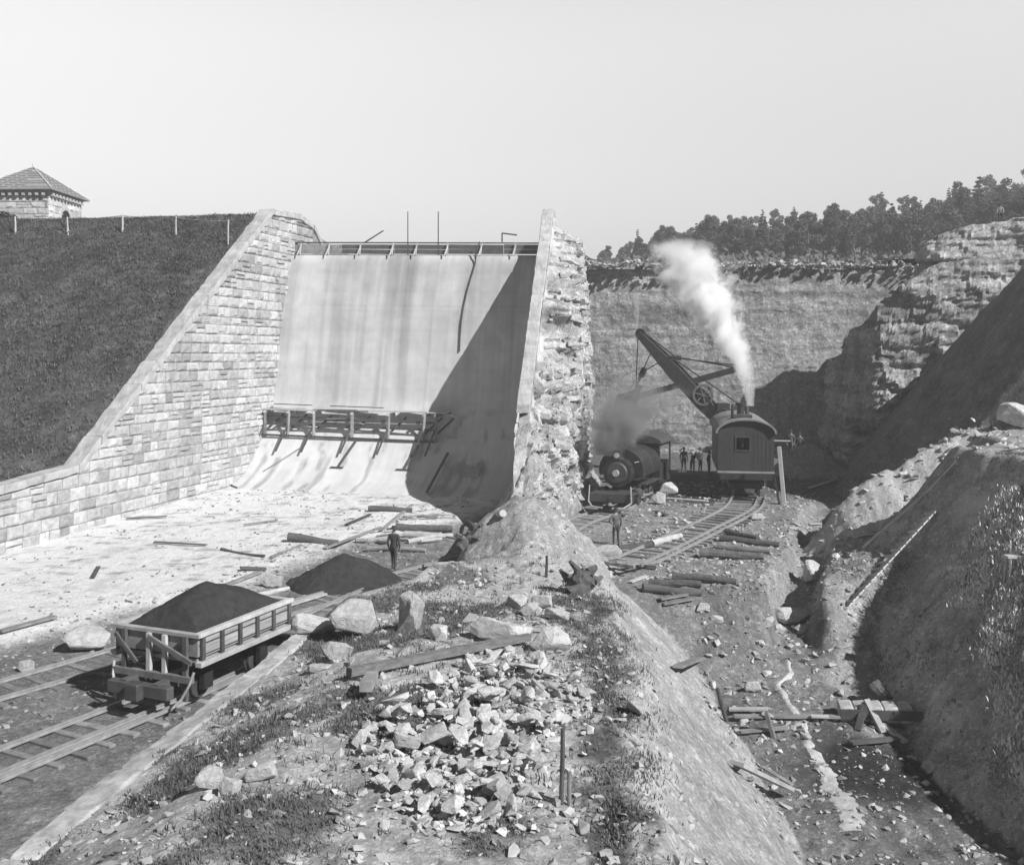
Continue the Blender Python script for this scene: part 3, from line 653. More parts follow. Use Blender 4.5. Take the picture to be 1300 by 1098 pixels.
# ---- foliage makers
def leaf_cloud(centers, n, size, seed, squash=.8):
    rr = random.Random(seed); mb = MB(); tot = sum(c[3]**2 for c in centers)
    for cx, cy, cz, r in centers:
        for _ in range(int(n*r*r/tot)):
            d = Vector((rr.gauss(0, 1), rr.gauss(0, 1), rr.gauss(0, 1))).normalized()*r*(rr.random()**.4)
            c = Vector((cx+d.x, cy+d.y, cz+d.z*squash)); s = size*(.6+.8*rr.random())
            a = Vector((rr.gauss(0, 1), rr.gauss(0, 1), rr.gauss(0, 1))).normalized(); b = a.orthogonal().normalized(); 
            if rr.random() < .5: b = a.cross(b)
            mb.v += [tuple(c-a*s), tuple(c+b*s*.6), tuple(c+a*s), tuple(c-b*s*.6)]; k = len(mb.v)
            mb.f.append((k-4, k-3, k-2, k-1)); mb.a.append(1)
    return mb
def tree_proto(kind, seed):
    rr = random.Random(seed); t = thing('conifer_tree' if kind == 'pine' else 'broadleaf_tree', None, 'tree', (0, 0, 0))
    tr = MB(); cs = []
    if kind == 'pine':
        Ht = 11+rr.random()*2; tr.log((0, 0, -.5), (0, 0, Ht-.5), .22, .04, seed, 6, 6)
        z = 2.0
        while z < Ht:
            r = 2.3*(1-z/Ht)+.25
            for k in range(5):
                a = rr.random()*6.28; cs.append((math.cos(a)*r*.6, math.sin(a)*r*.6, z, r*.5+.15)); tr.tube((0, 0, z), (math.cos(a)*r, math.sin(a)*r, z-.2), .05, .02, 4)
            z += .75
        cr = leaf_cloud(cs, 2400, .24, seed, .5)
    else:
        Ht = 8+rr.random()*3; tr.log((0, 0, -.5), (rr.uniform(-.4, .4), rr.uniform(-.4, .4), Ht*.6), .24, .11, seed, 6, 6)
        for k in range(11):
            a = rr.random()*6.28; q = rr.uniform(.3, 2.1); zc = Ht*rr.uniform(.38, .88); r = rr.uniform(.8, 1.5)*(1.15-zc/Ht*.45)
            cs.append((math.cos(a)*q, math.sin(a)*q, zc, r)); tr.tube((0, 0, Ht*.32+rr.random()), (math.cos(a)*q, math.sin(a)*q, zc), .08, .03, 4)
        cs.append((0, 0, Ht*.93, 1.0))
        cr = leaf_cloud(cs, 2600, .20, seed)
    tr.build('trunk', M['bark'], t); cr.build('crown', M['leafdark'] if kind == 'pine' else M['leaf'], t, fix=False)
    kids(t); return t
protos = [tree_proto('broad', s) for s in range(5)]+[tree_proto('pine', 50+s) for s in range(2)]
def place_trees():
    rr = random.Random(21); used = set(); n = 0
    spots = []
    while n < 290:
        Y = rr.uniform(136, 250) if rr.random() < .6 else rr.uniform(136, 190)
        u = rr.uniform(738, 1330) if rr.random() < .85 else rr.uniform(760, 960); X = (u-U0)/FPX*Y
        lim = float(ip(u, [740, 850, 940, 1300], [185, 165, 138, 136]))
        if Y < lim+rr.random()*14: continue
        if 940 < u < 1150 and Y < 142: continue
        if any((a-X)**2+(b-Y)**2 < 6 for a, b in spots): continue
        spots.append((X, Y)); n += 1
        k = rr.randrange(5) if rr.random() < .86 else 5+rr.randrange(2)
        s = rr.uniform(.68, 1.0)*float(ip(u, [740, 850, 1000, 1300], [.55, .68, .85, 1.0]))
        if k not in used: o = protos[k]; used.add(k)
        else: o = copy_tree(protos[k])
        o.location = (X, Y, float(HF(X, Y))); o.rotation_euler = (rr.uniform(-.05, .05), rr.uniform(-.05, .05), rr.random()*6.28); o.scale = (s*rr.uniform(.85, 1.1), s, s*rr.uniform(.85, 1.15))
        props(o, 'narrow dark conifer in the wood on the far hillside' if k > 4 else 'leafy round tree in the wood on the far hillside', None, 'conifers in the far hillside wood' if k > 4 else 'broadleaf trees in the far hillside wood')
    for k, p in enumerate(protos):
        if k not in used:
            for c in list(p.children): bpy.data.objects.remove(c)
            bpy.data.objects.remove(p)
place_trees()
mb = MB(); rr = random.Random(8); cs = []
for i in range(9000):
    Y = rr.uniform(118, 260); u = rr.uniform(735, 1330); X = (u-U0)/FPX*Y
    if 940 < u < 1150 and Y < 140: continue
    z = float(0); cs.append((X, Y))
zs = HF(np.array([c[0] for c in cs]), np.array([c[1] for c in cs]))
for (X, Y), z in zip(cs, zs):
    for _ in range(3):
        c = Vector((X+rr.uniform(-.8, .8), Y+rr.uniform(-.8, .8), z+rr.uniform(.1, 2.6)*rr.random()+.1)); s = .5
        a = Vector((rr.gauss(0, 1), rr.gauss(0, 1), rr.gauss(0, 1))).normalized(); b = a.orthogonal()
        mb.v += [tuple(c-a*s), tuple(c+b*s*.6), tuple(c+a*s), tuple(c-b*s*.6)]; k = len(mb.v); mb.f.append((k-4, k-3, k-2, k-1)); mb.a.append(1)
props(mb.build('undergrowth', M['leaf'], fix=False), 'low scrub and undergrowth between the trees of the far hillside wood', 'undergrowth', kind='stuff')
b0 = P(2, 262, 76)
bush = thing('bush', 'dark rounded bush on the hilltop in front of the gatehouse', 'bush', (b0.x, b0.y, 19.0))
MB().log((0, 0, -.2), (.2, 0, .6), .06, .03, 1, 6, 3).build('stem', M['bark'], bush)
leaf_cloud([(0, 0, .45, .8), (.7, 0, .35, .6), (-.8, .2, .5, .8)], 1600, .1, 3).build('foliage', M['leafdark'], bush, fix=False)

# ================================================================= TRACKS
M['sleeper'] = mat('sleeper', .24, .4, 3, .95, .6, 10, .03, rnd=.35)
def track(pts, name, label, seed, sleepers=True, slen=2.4, gauge=1.435, extra=None, z0=.0, u_lim=None, sink=.04):
    path = smooth_path(pts, .3); rr = random.Random(seed)
    t = thing(name, label, 'railway track', (path[len(path)//2].x, path[len(path)//2].y, 0))
    zz = [float(hz(p.x, p.y)) for p in path]; zz = list(np.convolve(np.pad(zz, 6, 'edge'), np.ones(13)/13, 'valid'))
    def off(i, d):
        a = path[max(i-1, 0)]; b = path[min(i+1, len(path)-1)]; q = (b-a).normalized(); return Vector((path[i].x+q.y*d, path[i].y-q.x*d, 0)), q
    for d in [-gauge/2, gauge/2]+(extra or []):
        mb = MB()
        for w, za, zb_ in ((.12, sink+.06, sink+.085), (.03, sink+.085, sink+.14), (.07, sink+.14, sink+.175)):
            vv = []
            for i in range(len(path)):
                c, q = off(i, d+.015*math.sin(i*.21+d)); n_ = Vector((q.y, -q.x, 0)); zr = zz[i]+.012*math.sin(i*.17+d*3)
                vv.append([c-n_*w/2+Vector((0, 0, zr+za)), c+n_*w/2+Vector((0, 0, zr+za)), c+n_*w/2+Vector((0, 0, zr+zb_)), c-n_*w/2+Vector((0, 0, zr+zb_))])
            k = len(mb.v)
            for r in vv: mb.v += [tuple(p) for p in r]
            for i in range(len(vv)-1):
                for j in range(4): a = k+i*4+j; b = k+i*4+(j+1) % 4; mb.f.append((a, b, b+4, a+4)); mb.a.append(1)
            mb.f.append((k, k+1, k+2, k+3)); e = k+(len(vv)-1)*4; mb.f.append((e, e+3, e+2, e+1)); mb.a += [1, 1]
        mb.build('rail', M['rail'], t, world=True)
    if sleepers:
        s = 0; i = 0; last = -9
        for i in range(1, len(path)):
            s += (path[i]-path[i-1]).length
            if s-last > .62:
                last = s; c, q = off(i, rr.uniform(-.12, .12)); n_ = Vector((q.y, -q.x, 0)); n_.rotate(Matrix.Rotation(rr.uniform(-.07, .07), 3, 'Z')); l = slen*rr.uniform(.9, 1.06)/2
                z = zz[i]+sink
                MB().beam(c-n_*l+Vector((0, 0, z+rr.uniform(-.02, .02))), c+n_*l+Vector((0, 0, z+rr.uniform(-.02, .02))), rr.uniform(.17, .24), .13).build('sleeper', M['sleeper'], t, world=True, bevel=.015)
    return t
track(TR1, 'railway_track', 'long track from the left edge past the dark soil heap to the locomotive', 1, z0=0, sink=-.03)
track(TR2, 'railway_track', 'near left track with open sleepers under the loaded dump car', 2, extra=[.42], sink=.0)
track(TR3[:5], 'railway_track', 'track on closely set sleepers leading over the bench to the steam shovel', 3, extra=[1.15], slen=3.0, sink=.03)

# ---- stone kerb above the near track
M['kerb'] = mat('kerb', .40, .4, 2.2, .9, .7, 8, .05, rnd=.1)
kb = thing('stone_kerb', 'long pale dressed stone kerb between the near track and the weedy bank', 'kerb', (-6.6, 22, 0))
kl = [(-8.9, 8.5), (-8.15, 12.3), (-7.45, 16.9), (-6.95, 20.3), (-6.35, 24.0), (-5.95, 26.9), (-5.6, 29.3)]
for i, (a, b) in enumerate(zip(kl[:-1], kl[1:])):
    A, B = Vector((*a, .95)), Vector((*b, .95)); d = (B-A).normalized()*.012; mb = MB(); 
    nn_ = max(2, int((B-A).length/1.35))
    for q_ in range(nn_):
        a_, b_ = A.lerp(B, q_/nn_)+d, A.lerp(B, (q_+1)/nn_)-d; j_ = Vector((random.uniform(-.035, .035), 0, random.uniform(-.03, .02))); mb = MB(); mb.beam(a_+j_, b_+j_*.5, .56+random.uniform(-.05, .05), .44)
        o_ = mb.build('kerb_stone', M['kerb'], kb, world=True, bevel=.05); bm = bmesh.new(); bm.from_mesh(o_.data); bmesh.ops.subdivide_edges(bm, edges=[e for e in bm.edges if e.calc_length() > .3], cuts=7, use_grid_fill=True)
        for v_ in bm.verts: v_.co += Vector((mnoise.noise(v_.co*2.3), mnoise.noise(v_.co*2.3+Vector((5, 0, 0))), mnoise.noise(v_.co*2.3+Vector((0, 7, 0)))))*.045+Vector((mnoise.noise(v_.co*7), 0, mnoise.noise(v_.co*7+Vector((3, 0, 0)))))*.02
        bm.to_mesh(o_.data); bm.free()
    mb = MB()
    s_, e_ = Vector((a[0], a[1], 0)), Vector((b[0], b[1], 0)); n_ = int((e_-s_).length/.8)
    for j in range(n_):
        for r in range(2):
            p, q = s_.lerp(e_, (j+.5*(r % 2)*0)/n_), s_.lerp(e_, (j+1)/n_); mb.beam(p+Vector((.02+.03*random.random(), 0, .58-r*.42)), q+Vector((.02+.03*random.random(), 0, .58-r*.42)), .56, .38)
    mb.build('footing', M['coping'], kb, world=True, bevel=.02)

# ================================================================= DUMP CAR (local: x right, y along the track, z up)
M['panel'] = mat('panel', .33, .4, 3, .9, .5, 12, .02, stretch=(1, .3, 3))
M['beam2'] = mat('beam2', .16, .4, 3, .9, .5, 12, .02)
def build_cart():
    c0 = Vector((-9.0, 24.9)); c = thing('dump_car', 'wooden side dump car heaped with dark soil on the near track', 'rail wagon', (c0.x, c0.y, 0), R(-22.5))
    W, Ln = 2.6, 3.9; zb, zt = 1.42, 1.98
    for sx in (-1, 1):                                # side panels with posts, top rail, sill
        p = MB().box((sx*(W/2), Ln/2, (zb+zt)/2+.02), (.07, Ln-.2, zt-zb-.06)).build('side_panel', M['panel'], c)
        for k in range(6): MB().box((sx*(W/2+.065), .14+k*(Ln-.28)/5, (zb+zt)/2), (.06, .12, zt-zb+.04)).build('stake', M['darkwood'], p)
        MB().box((sx*(W/2+.02), Ln/2, zt+.05), (.18, Ln, .11)).build('top_rail', M['greywood'], p, bevel=.01)
        MB().box((sx*(W/2+.07), Ln/2, zb-.1), (.2, Ln+.1, .13)).build('side_sill', M['greywood'], p, bevel=.01)
        for zz in (1.52, 1.8): MB().box((sx*(W/2+.045), Ln/2, zz), (.02, Ln-.1, .02)).build('iron_strap', M['iron'], p)
    for y in (.05, Ln-.05):
        p = MB().box((0, y, 1.72), (W, .08, .46)).build('end_board', M['wood'], c)
        MB().box((0, y-.03 if y < 1 else y+.03, zt+.04), (W+.2, .16, .1)).build('top_rail', M['greywood'], p, bevel=.01)
    MB().box((0, Ln/2, 1.38), (W-.1, Ln-.1, .1)).build('floor', M['wood'], c)
    for x in (-.95, -.15, .35, 1.0):
        MB().box((x, -.08, 1.5 if abs(x) < .5 else 1.2), (.12, .1, .95 if abs(x) < .5 else 1.6)).build('end_post', M['palewood'] if abs(x) < .5 else M['darkwood'], c)
    MB().beam((-.1, -.16, 1.9), (1.25, -.16, 1.38), .07, .12).build('end_brace', M['beam2'], c)
    MB().beam((-1.2, -.14, 1.88), (-.5, -.14, 1.2), .06, .1).build('end_brace', M['darkwood'], c)
    MB().box((0, -.12, .95), (2.5, .14, .16)).build('end_sill', M['beam2'], c)
    for x in (-.5, .5): MB().beam((x, -.6, .78), (x, Ln+.5, .78), .2, .26).build('frame_beam', M['darkwood'], c)
    for y in (-.55, Ln+.4): 
        b = MB().box((0, y, .72), (1.9, .25, .3)).build('buffer_beam', M['darkwood'], c, bevel=.015)
        MB().box((0, y-.18 if y < 0 else y+.18, .72), (.42, .3, .42)).build('coupler', M['iron2'], b, bevel=.03)
    for y in (.75, Ln-.85):
        for sx in (-1, 1):
            wmb = MB(); wmb.tube((sx*.66, y, .58), (sx*.78, y, .58), .36, .36, 20); wmb.tube((sx*.60, y, .58), (sx*.67, y, .58), .40, .40, 20)
            w_ = wmb.build('wheel', M['iron2'], c); MB().tube((sx*.78, y, .58), (sx*.92, y, .58), .10, .08, 10).build('hub', M['iron'], w_)
            MB().box((sx*.95, y, .68), (.16, .34, .4)).build('axle_box', M['iron'], c)
        MB().tube((-.9, y, .58), (.9, y, .58), .06, .06, 8).build('axle', M['iron'], c)
    for sx in (-1, 1):                                # chains from sills to frame
        pts = [Vector((sx*1.28, -.1, 1.15)), Vector((sx*1.22, -.2, .85)), Vector((sx*1.05, -.3, .5)), Vector((sx*.9, -.42, .32))]
        MB().path(pts, .035, 6).build('chain', M['greywood'], c)
    # heaped load, its own thing
    n = 70; xs = np.linspace(-W/2+.05, W/2-.05, n); ys = np.linspace(.08, Ln-.1, n+20); XX, YY = np.meshgrid(xs, ys)
    ex = np.minimum(XX-xs[0], xs[-1]-XX); ey = np.minimum(YY-ys[0], ys[-1]-YY)
    cone = 1.02-.55*np.hypot((XX+.0)*.95, (YY-1.9)*.62); hh = np.minimum(np.minimum(cone, .05+ex*.95), .08+ey*.8); hh = np.maximum(hh, .02)+.05*fbm(XX*3, YY*3, 4, 5)*sm(0, .3, np.minimum(ex, ey))
    ca, sa = math.cos(R(-22.5)), math.sin(R(-22.5))
    ZZ = 1.86+hh; ZZ[0] = ZZ[-1] = 1.3; ZZ[:, 0] = ZZ[:, -1] = 1.3
    o = grid_mesh('soil_load', XX, YY, ZZ-1.3, M['soil']); o.location = (c0.x, c0.y, 1.3); o.rotation_euler = (0, 0, R(-22.5))
    props(o, 'tall pointed heap of dark soil filling the wooden dump car', 'soil heap')
build_cart()
# dark heap on the ground
def heap(name, label, cat, cx, cy, rx, ry, h, m, seed, rot=0, z=None, pw=1.0):
    n = 90; t = np.linspace(-1.15, 1.15, n); A, B = np.meshgrid(t, t); c, s = math.cos(rot), math.sin(rot)
    X = (A*rx*c-B*ry*s); Y = (A*rx*s+B*ry*c); r = np.hypot(A, B)+.14*fbm(A*2, B*2, 3, seed)
    g = H(X+cx, Y+cy); z0 = float(g.min()); Z = g-.12+np.maximum(h*np.maximum(1-r, -.2)**1.0*np.where(r < 1, 1, 0)*1.0+.10, 0)+.06*fbm(X*3, Y*3, 4, seed+1)
    top = sm(1.02, .9, r); Z = g-.15+top*(.12+h*np.clip(1-r, 0, 1)**pw+.05*fbm(X*3, Y*3, 4, seed+1))
    o = grid_mesh(name, X, Y, Z-z0, m); o.location = (cx, cy, z0); props(o, label, cat); return o
pc = GP(432, 748); heap('soil_heap', 'low dark soil heap beside the long track, behind the dump car', 'soil heap', pc.x, pc.y+1.0, 2.5, 2.0, 1.2, M['soil'], 4, R(20))

# ================================================================= SCAFFOLD ON THE SPILLWAY
def build_scaffold():
    zd = 5.35; s = thing('timber_scaffold', 'rough timber staging with plank deck fixed across the lower spillway face', 'scaffold', face_pt(5, 4, zd-1.5)); rr = random.Random(3)
    T0, T1 = -.4, 12.4
    def dk(t): return zd-.0*t
    for j in range(3):
        a = T0
        while a < T1:
            b = min(a+rr.uniform(3, 4.5), T1+.6); z = dk(a)+.06*rr.random()
            MB().beam(face_pt(a, 3.5+j*.32, z), face_pt(b, 3.5+j*.32+rr.uniform(-.05, .05), z+rr.uniform(-.03, .05)), .28, .06).build('deck_plank', M['greywood'] if rr.random() < .7 else M['darkwood'], s, world=True)
            a = b+.02
    for i, t in enumerate((.4, 2.1, 3.9, 6.6, 9.1, 11.5, 12.9-.6)):
        MB().beam(face_pt(t, 4.35, dk(t)-.06), face_pt(t+rr.uniform(-.08, .08), 4.45, dk(t)-1.75), .16, .16).build('post', M['wood'], s, world=True)
        MB().beam(face_pt(t, 3.2, dk(t)-.12), face_pt(t, 4.6, dk(t)-.1), .1, .16).build('bearer', M['greywood'], s, world=True)
        MB().beam(face_pt(t-.05, 4.4, dk(t)-1.0), face_pt(t-.35, spill(0, 2.6)+.25, 2.75), .09, .09).build('strut', M['darkwood'], s, world=True)
        MB().beam(face_pt(t-.05, 4.4, dk(t)-1.4), face_pt(t+.9, 3.5, dk(t)-.3), .08, .1).build('brace', M['darkwood'], s, world=True)
    for z, r in ((dk(0)-1.72, 4.5), (dk(0)-1.0, 4.25), (dk(0)-.55, 4.0)):
        MB().beam(face_pt(T0, r, z+.1), face_pt(T1-.2, r, z-.05), .09, .13).build('ledger', M['darkwood'], s, world=True)
    for j in range(4): MB().beam(face_pt(rr.uniform(0, 8), 3.9, dk(0)-.4-.25*j), face_pt(rr.uniform(4, 12), 4.1, dk(0)-.5-.3*j), .2, .05).build('loose_plank', M['wood'], s, world=True)
    MB().beam(face_pt(.5, 3.3, zd+.35), face_pt(3.3, 3.4, zd+.32), .18, .05).build('loose_plank', M['darkwood'], s, world=True)
    MB().beam(face_pt(4.6, 3.3, zd+.3), face_pt(8.4, 3.5, zd+.27), .18, .05).build('loose_plank', M['darkwood'], s, world=True)
    MB().beam(face_pt(9.6, 3.3, zd+.1), face_pt(13.3, 3.6, zd-.1), .3, .06).build('loose_plank', M['palewood'], s, world=True)
    def lie(t0, z0, t1, z1, name, lab, w=.1, m='darkwood', foot=False):
        p = face_pt(t0, spill(0, z0)+.07, z0+.05); q = face_pt(t1, spill(0, z1)+.07, z1+.05); mb = MB().beam(p, q, w, w*.7)
        if foot: mb.beam(q-CD.to_3d()*.5, q+CD.to_3d()*.35, w, .06)
        one(name, mb, M[m], lab, 'prop', 'loose props lying on the spillway')
    lie(7.0, 3.6, 6.4, 1.9, 'timber_prop', 'left one of two short props with a crossfoot below the middle of the scaffold', .13, foot=True)
    lie(11.2, 3.3, 10.8, 1.9, 'timber_prop', 'right one of two short props with a crossfoot below the scaffold', .13, foot=True)
    lie(3.6, 3.2, 1.5, 1.55, 'timber_prop', 'long thin pole slanting down to the left below the scaffold', .05, 'wood')
    lie(13.3, 2.9, 13.1, .85, 'timber_prop', 'upright dark strip at the edge of the wall shadow', .13)
    lie(-1.2, 1.1, .9, .75, 'timber_prop', 'thin dark pole on the pale apron at the foot of the stone side wall', .08)
    p = face_pt(15.2, spill(0, 1.9)+.1, 1.9); mb = MB().box(p+Vector((0, 0, .1)), (1.0, .1, .8), Matrix.Rotation(R(-50), 3, 'X')@Matrix.Rotation(R(15), 3, 'Y')); one('board', mb, M['palewood'], 'square board lying in the deep wall shadow on the spillway foot', 'board')
build_scaffold()

# ================================================================= LOCOMOTIVE (local: front at y=0, running back along +y)
def ring(mb, y0, y1, r, z, n=28, r1=None): mb.tube((0, y0, z), (0, y1, z), r, r1 if r1 else r, n)
def build_loco():
    hd = math.atan2(.40, .92); lo = thing('steam_locomotive', 'small black saddle tank locomotive facing the camera at the foot of the broken wall', 'locomotive', (5.35, 53.4, .5), -hd); lo.scale = (.93, .93, .93)
    fr = MB(); 
    for x in (-.62, .62): fr.box((x, 4.2, .72), (.12, 8.2, .35))
    fr.build('frame', M['iron'], lo)
    bb = MB().box((0, 0, .78), (2.7, .22, .5)).build('buffer_beam', M['iron2'], lo, bevel=.02)
    MB().tube((0, -.5, .75), (0, .1, .75), .13, .13, 8).build('coupler', M['iron'], bb)
    for sx in (-1, 1):
        st = MB(); st.path([Vector((sx*1.25, -.15, 1.5)), Vector((sx*1.3, -.2, .55)), Vector((sx*.95, -.55, .3)), Vector((sx*.3, -.7, .28))], .05, 6); st.build('hand_iron', M['greywood'], bb)
        MB().box((sx*1.0, -.45, .22), (.8, .7, .08)).build('footboard', M['wood'], bb)
    MB().box((0, 1.0, .98), (2.6, 1.9, .07)).build('front_deck', M['iron2'], lo)
    sb = MB(); ring(sb, 1.3, 2.5, .82, 2.1); ring(sb, 1.24, 1.31, .86, 2.1); sbo = sb.build('smokebox', M['iron'], lo)
    d = MB(); ring(d, 1.12, 1.25, .58, 2.1, 24, .66); ring(d, 1.02, 1.14, .1, 2.1, 10); door = d.build('smokebox_door', M['iron2'], sbo)
    MB().tube((0, .93, 2.1), (0, 1.06, 2.1), .2, .2, 12).build('number_plate', M['palewood'], door)
    bo = MB(); ring(bo, 2.5, 6.2, .72, 2.1); bo.build('boiler', M['iron'], lo)
    # saddle tank: an arch over the boiler
    pts = [(1.38*math.cos(t), 2.15+1.3*math.sin(t)) for t in np.linspace(-.25, math.pi+.25, 22)]+[(.75*math.cos(t), 2.1+.74*math.sin(t)) for t in np.linspace(math.pi+.2, -.2, 16)]
    tk = MB(); tk.v = [(p[0], y, p[1]) for y in (2.1, 5.9) for p in pts]; n = len(pts)
    for i in range(n): j = (i+1) % n; tk.f.append((i, j, j+n, i+n))
    for y in (0, 1):
        for i in range(16):
            a0 = int(i*21/16); a1 = int((i+1)*21/16); b0, b1 = n-1-i, n-2-i
            if b1 < 22: b1 = 22
            tk.f.append(tuple(y*n+k for k in dict.fromkeys((a0, a1, b1, b0)))); 
            if a1-a0 == 2: tk.f.append(tuple(y*n+k for k in (a0, a0+1, a1)))
    tk.a = [1]*len(tk.f); tko = tk.build('saddle_tank', M['iron'], lo)
    rg = MB(); 
    for y in (2.12, 4.1, 5.88):
        for a, b in zip(np.linspace(-.2, math.pi+.2, 18)[:-1], np.linspace(-.2, math.pi+.2, 18)[1:]): rg.tube((1.39*math.cos(a), y, 2.15+1.31*math.sin(a)), (1.39*math.cos(b), y, 2.15+1.31*math.sin(b)), .035, .035, 5)
    rg.build('tank_band', M['iron2'], tko)
    ch = MB(); ch.tube((0, 1.9, 2.85), (0, 1.9, 3.65), .22, .26, 16); ch.tube((0, 1.9, 3.65), (0, 1.9, 3.85), .36, .30, 16); ch.tube((0, 1.9, 2.75), (0, 1.9, 2.95), .34, .24, 16); ch.build('chimney', M['iron'], lo)
    hl = MB().box((0, 1.35, 3.15), (.45, .4, .5)).build('headlamp', M['iron2'], lo, bevel=.03); MB().tube((0, 1.1, 3.15), (0, 1.16, 3.15), .17, .17, 14).build('lens', M['palestone'], hl)
    dm = MB(); dm.tube((0, 4.2, 3.2), (0, 4.2, 3.7), .34, .30, 14); dm.tube((0, 4.2, 3.7), (0, 4.2, 3.85), .30, .1, 14); dm.build('dome', M['iron2'], lo)
    cb = MB(); 
    for sx in (-1, 1): 
        cb.box((sx*1.3, 6.4, 1.6), (.06, 1.0, 1.3)); cb.box((sx*1.3, 8.2, 1.6), (.06, 1.0, 1.3)); cb.box((sx*1.3, 5.95, 2.8), (.08, .12, 1.5)); cb.box((sx*1.3, 8.65, 2.8), (.08, .12, 1.5))
        cb.box((sx*1.3, 7.3, 3.45), (.06, 2.7, .25))
    cb.box((0, 5.93, 3.2), (2.6, .06, .9)); cb.box((-1, 5.93, 2), (.6, .06, 1.6)); cb.box((1, 5.93, 2), (.6, .06, 1.6)); cb.box((0, 7.3, .98), (2.6, 2.8, .08)); cb.box((0, 8.7, 1.6), (2.6, .06, 1.3))
    cbo = cb.build('cab', M['iron'], lo)
    rp_ = [(1.5*math.cos(t)*1.0, 3.5+.55*math.sin(t)) for t in np.linspace(0, math.pi, 14)]
    MB().prism(rp_, 'y', 5.75, 8.95).build('cab_roof', M['iron2'], cbo)
    for sx in (-1, 1):
        cy = MB().tube((sx*1.02, 1.3, .85), (sx*1.02, 2.2, .85), .32, .32, 16).build('cylinder', M['iron2'], lo)
        for y in (3.2, 4.5, 5.8):
            wv = MB(); wv.tube((sx*.70, y, .55), (sx*.82, y, .55), .54, .54, 24); wv.tube((sx*.64, y, .55), (sx*.70, y, .55), .58, .58, 24); wo = wv.build('wheel', M['iron2'], lo); MB().tube((sx*.8, y, .55), (sx*.92, y, .55), .12, .12, 10).build('hub', M['iron'], wo)
        MB().beam((sx*.97, 1.9, .82), (sx*.97, 4.5, .45), .06, .12).build('connecting_rod', M['rail'], lo); MB().beam((sx*.92, 3.2, .42), (sx*.92, 5.8, .42), .05, .1).build('coupling_rod', M['rail'], lo)
        MB().tube((sx*1.05, 1.3, 2.75), (sx*1.25, 6.0, 2.6), .03, .03, 5).build('handrail', M['greywood'], lo)
        MB().box((sx*1.15, 4.4, 1.3), (.5, 3.4, .06)).build('running_board', M['iron2'], lo)
build_loco()

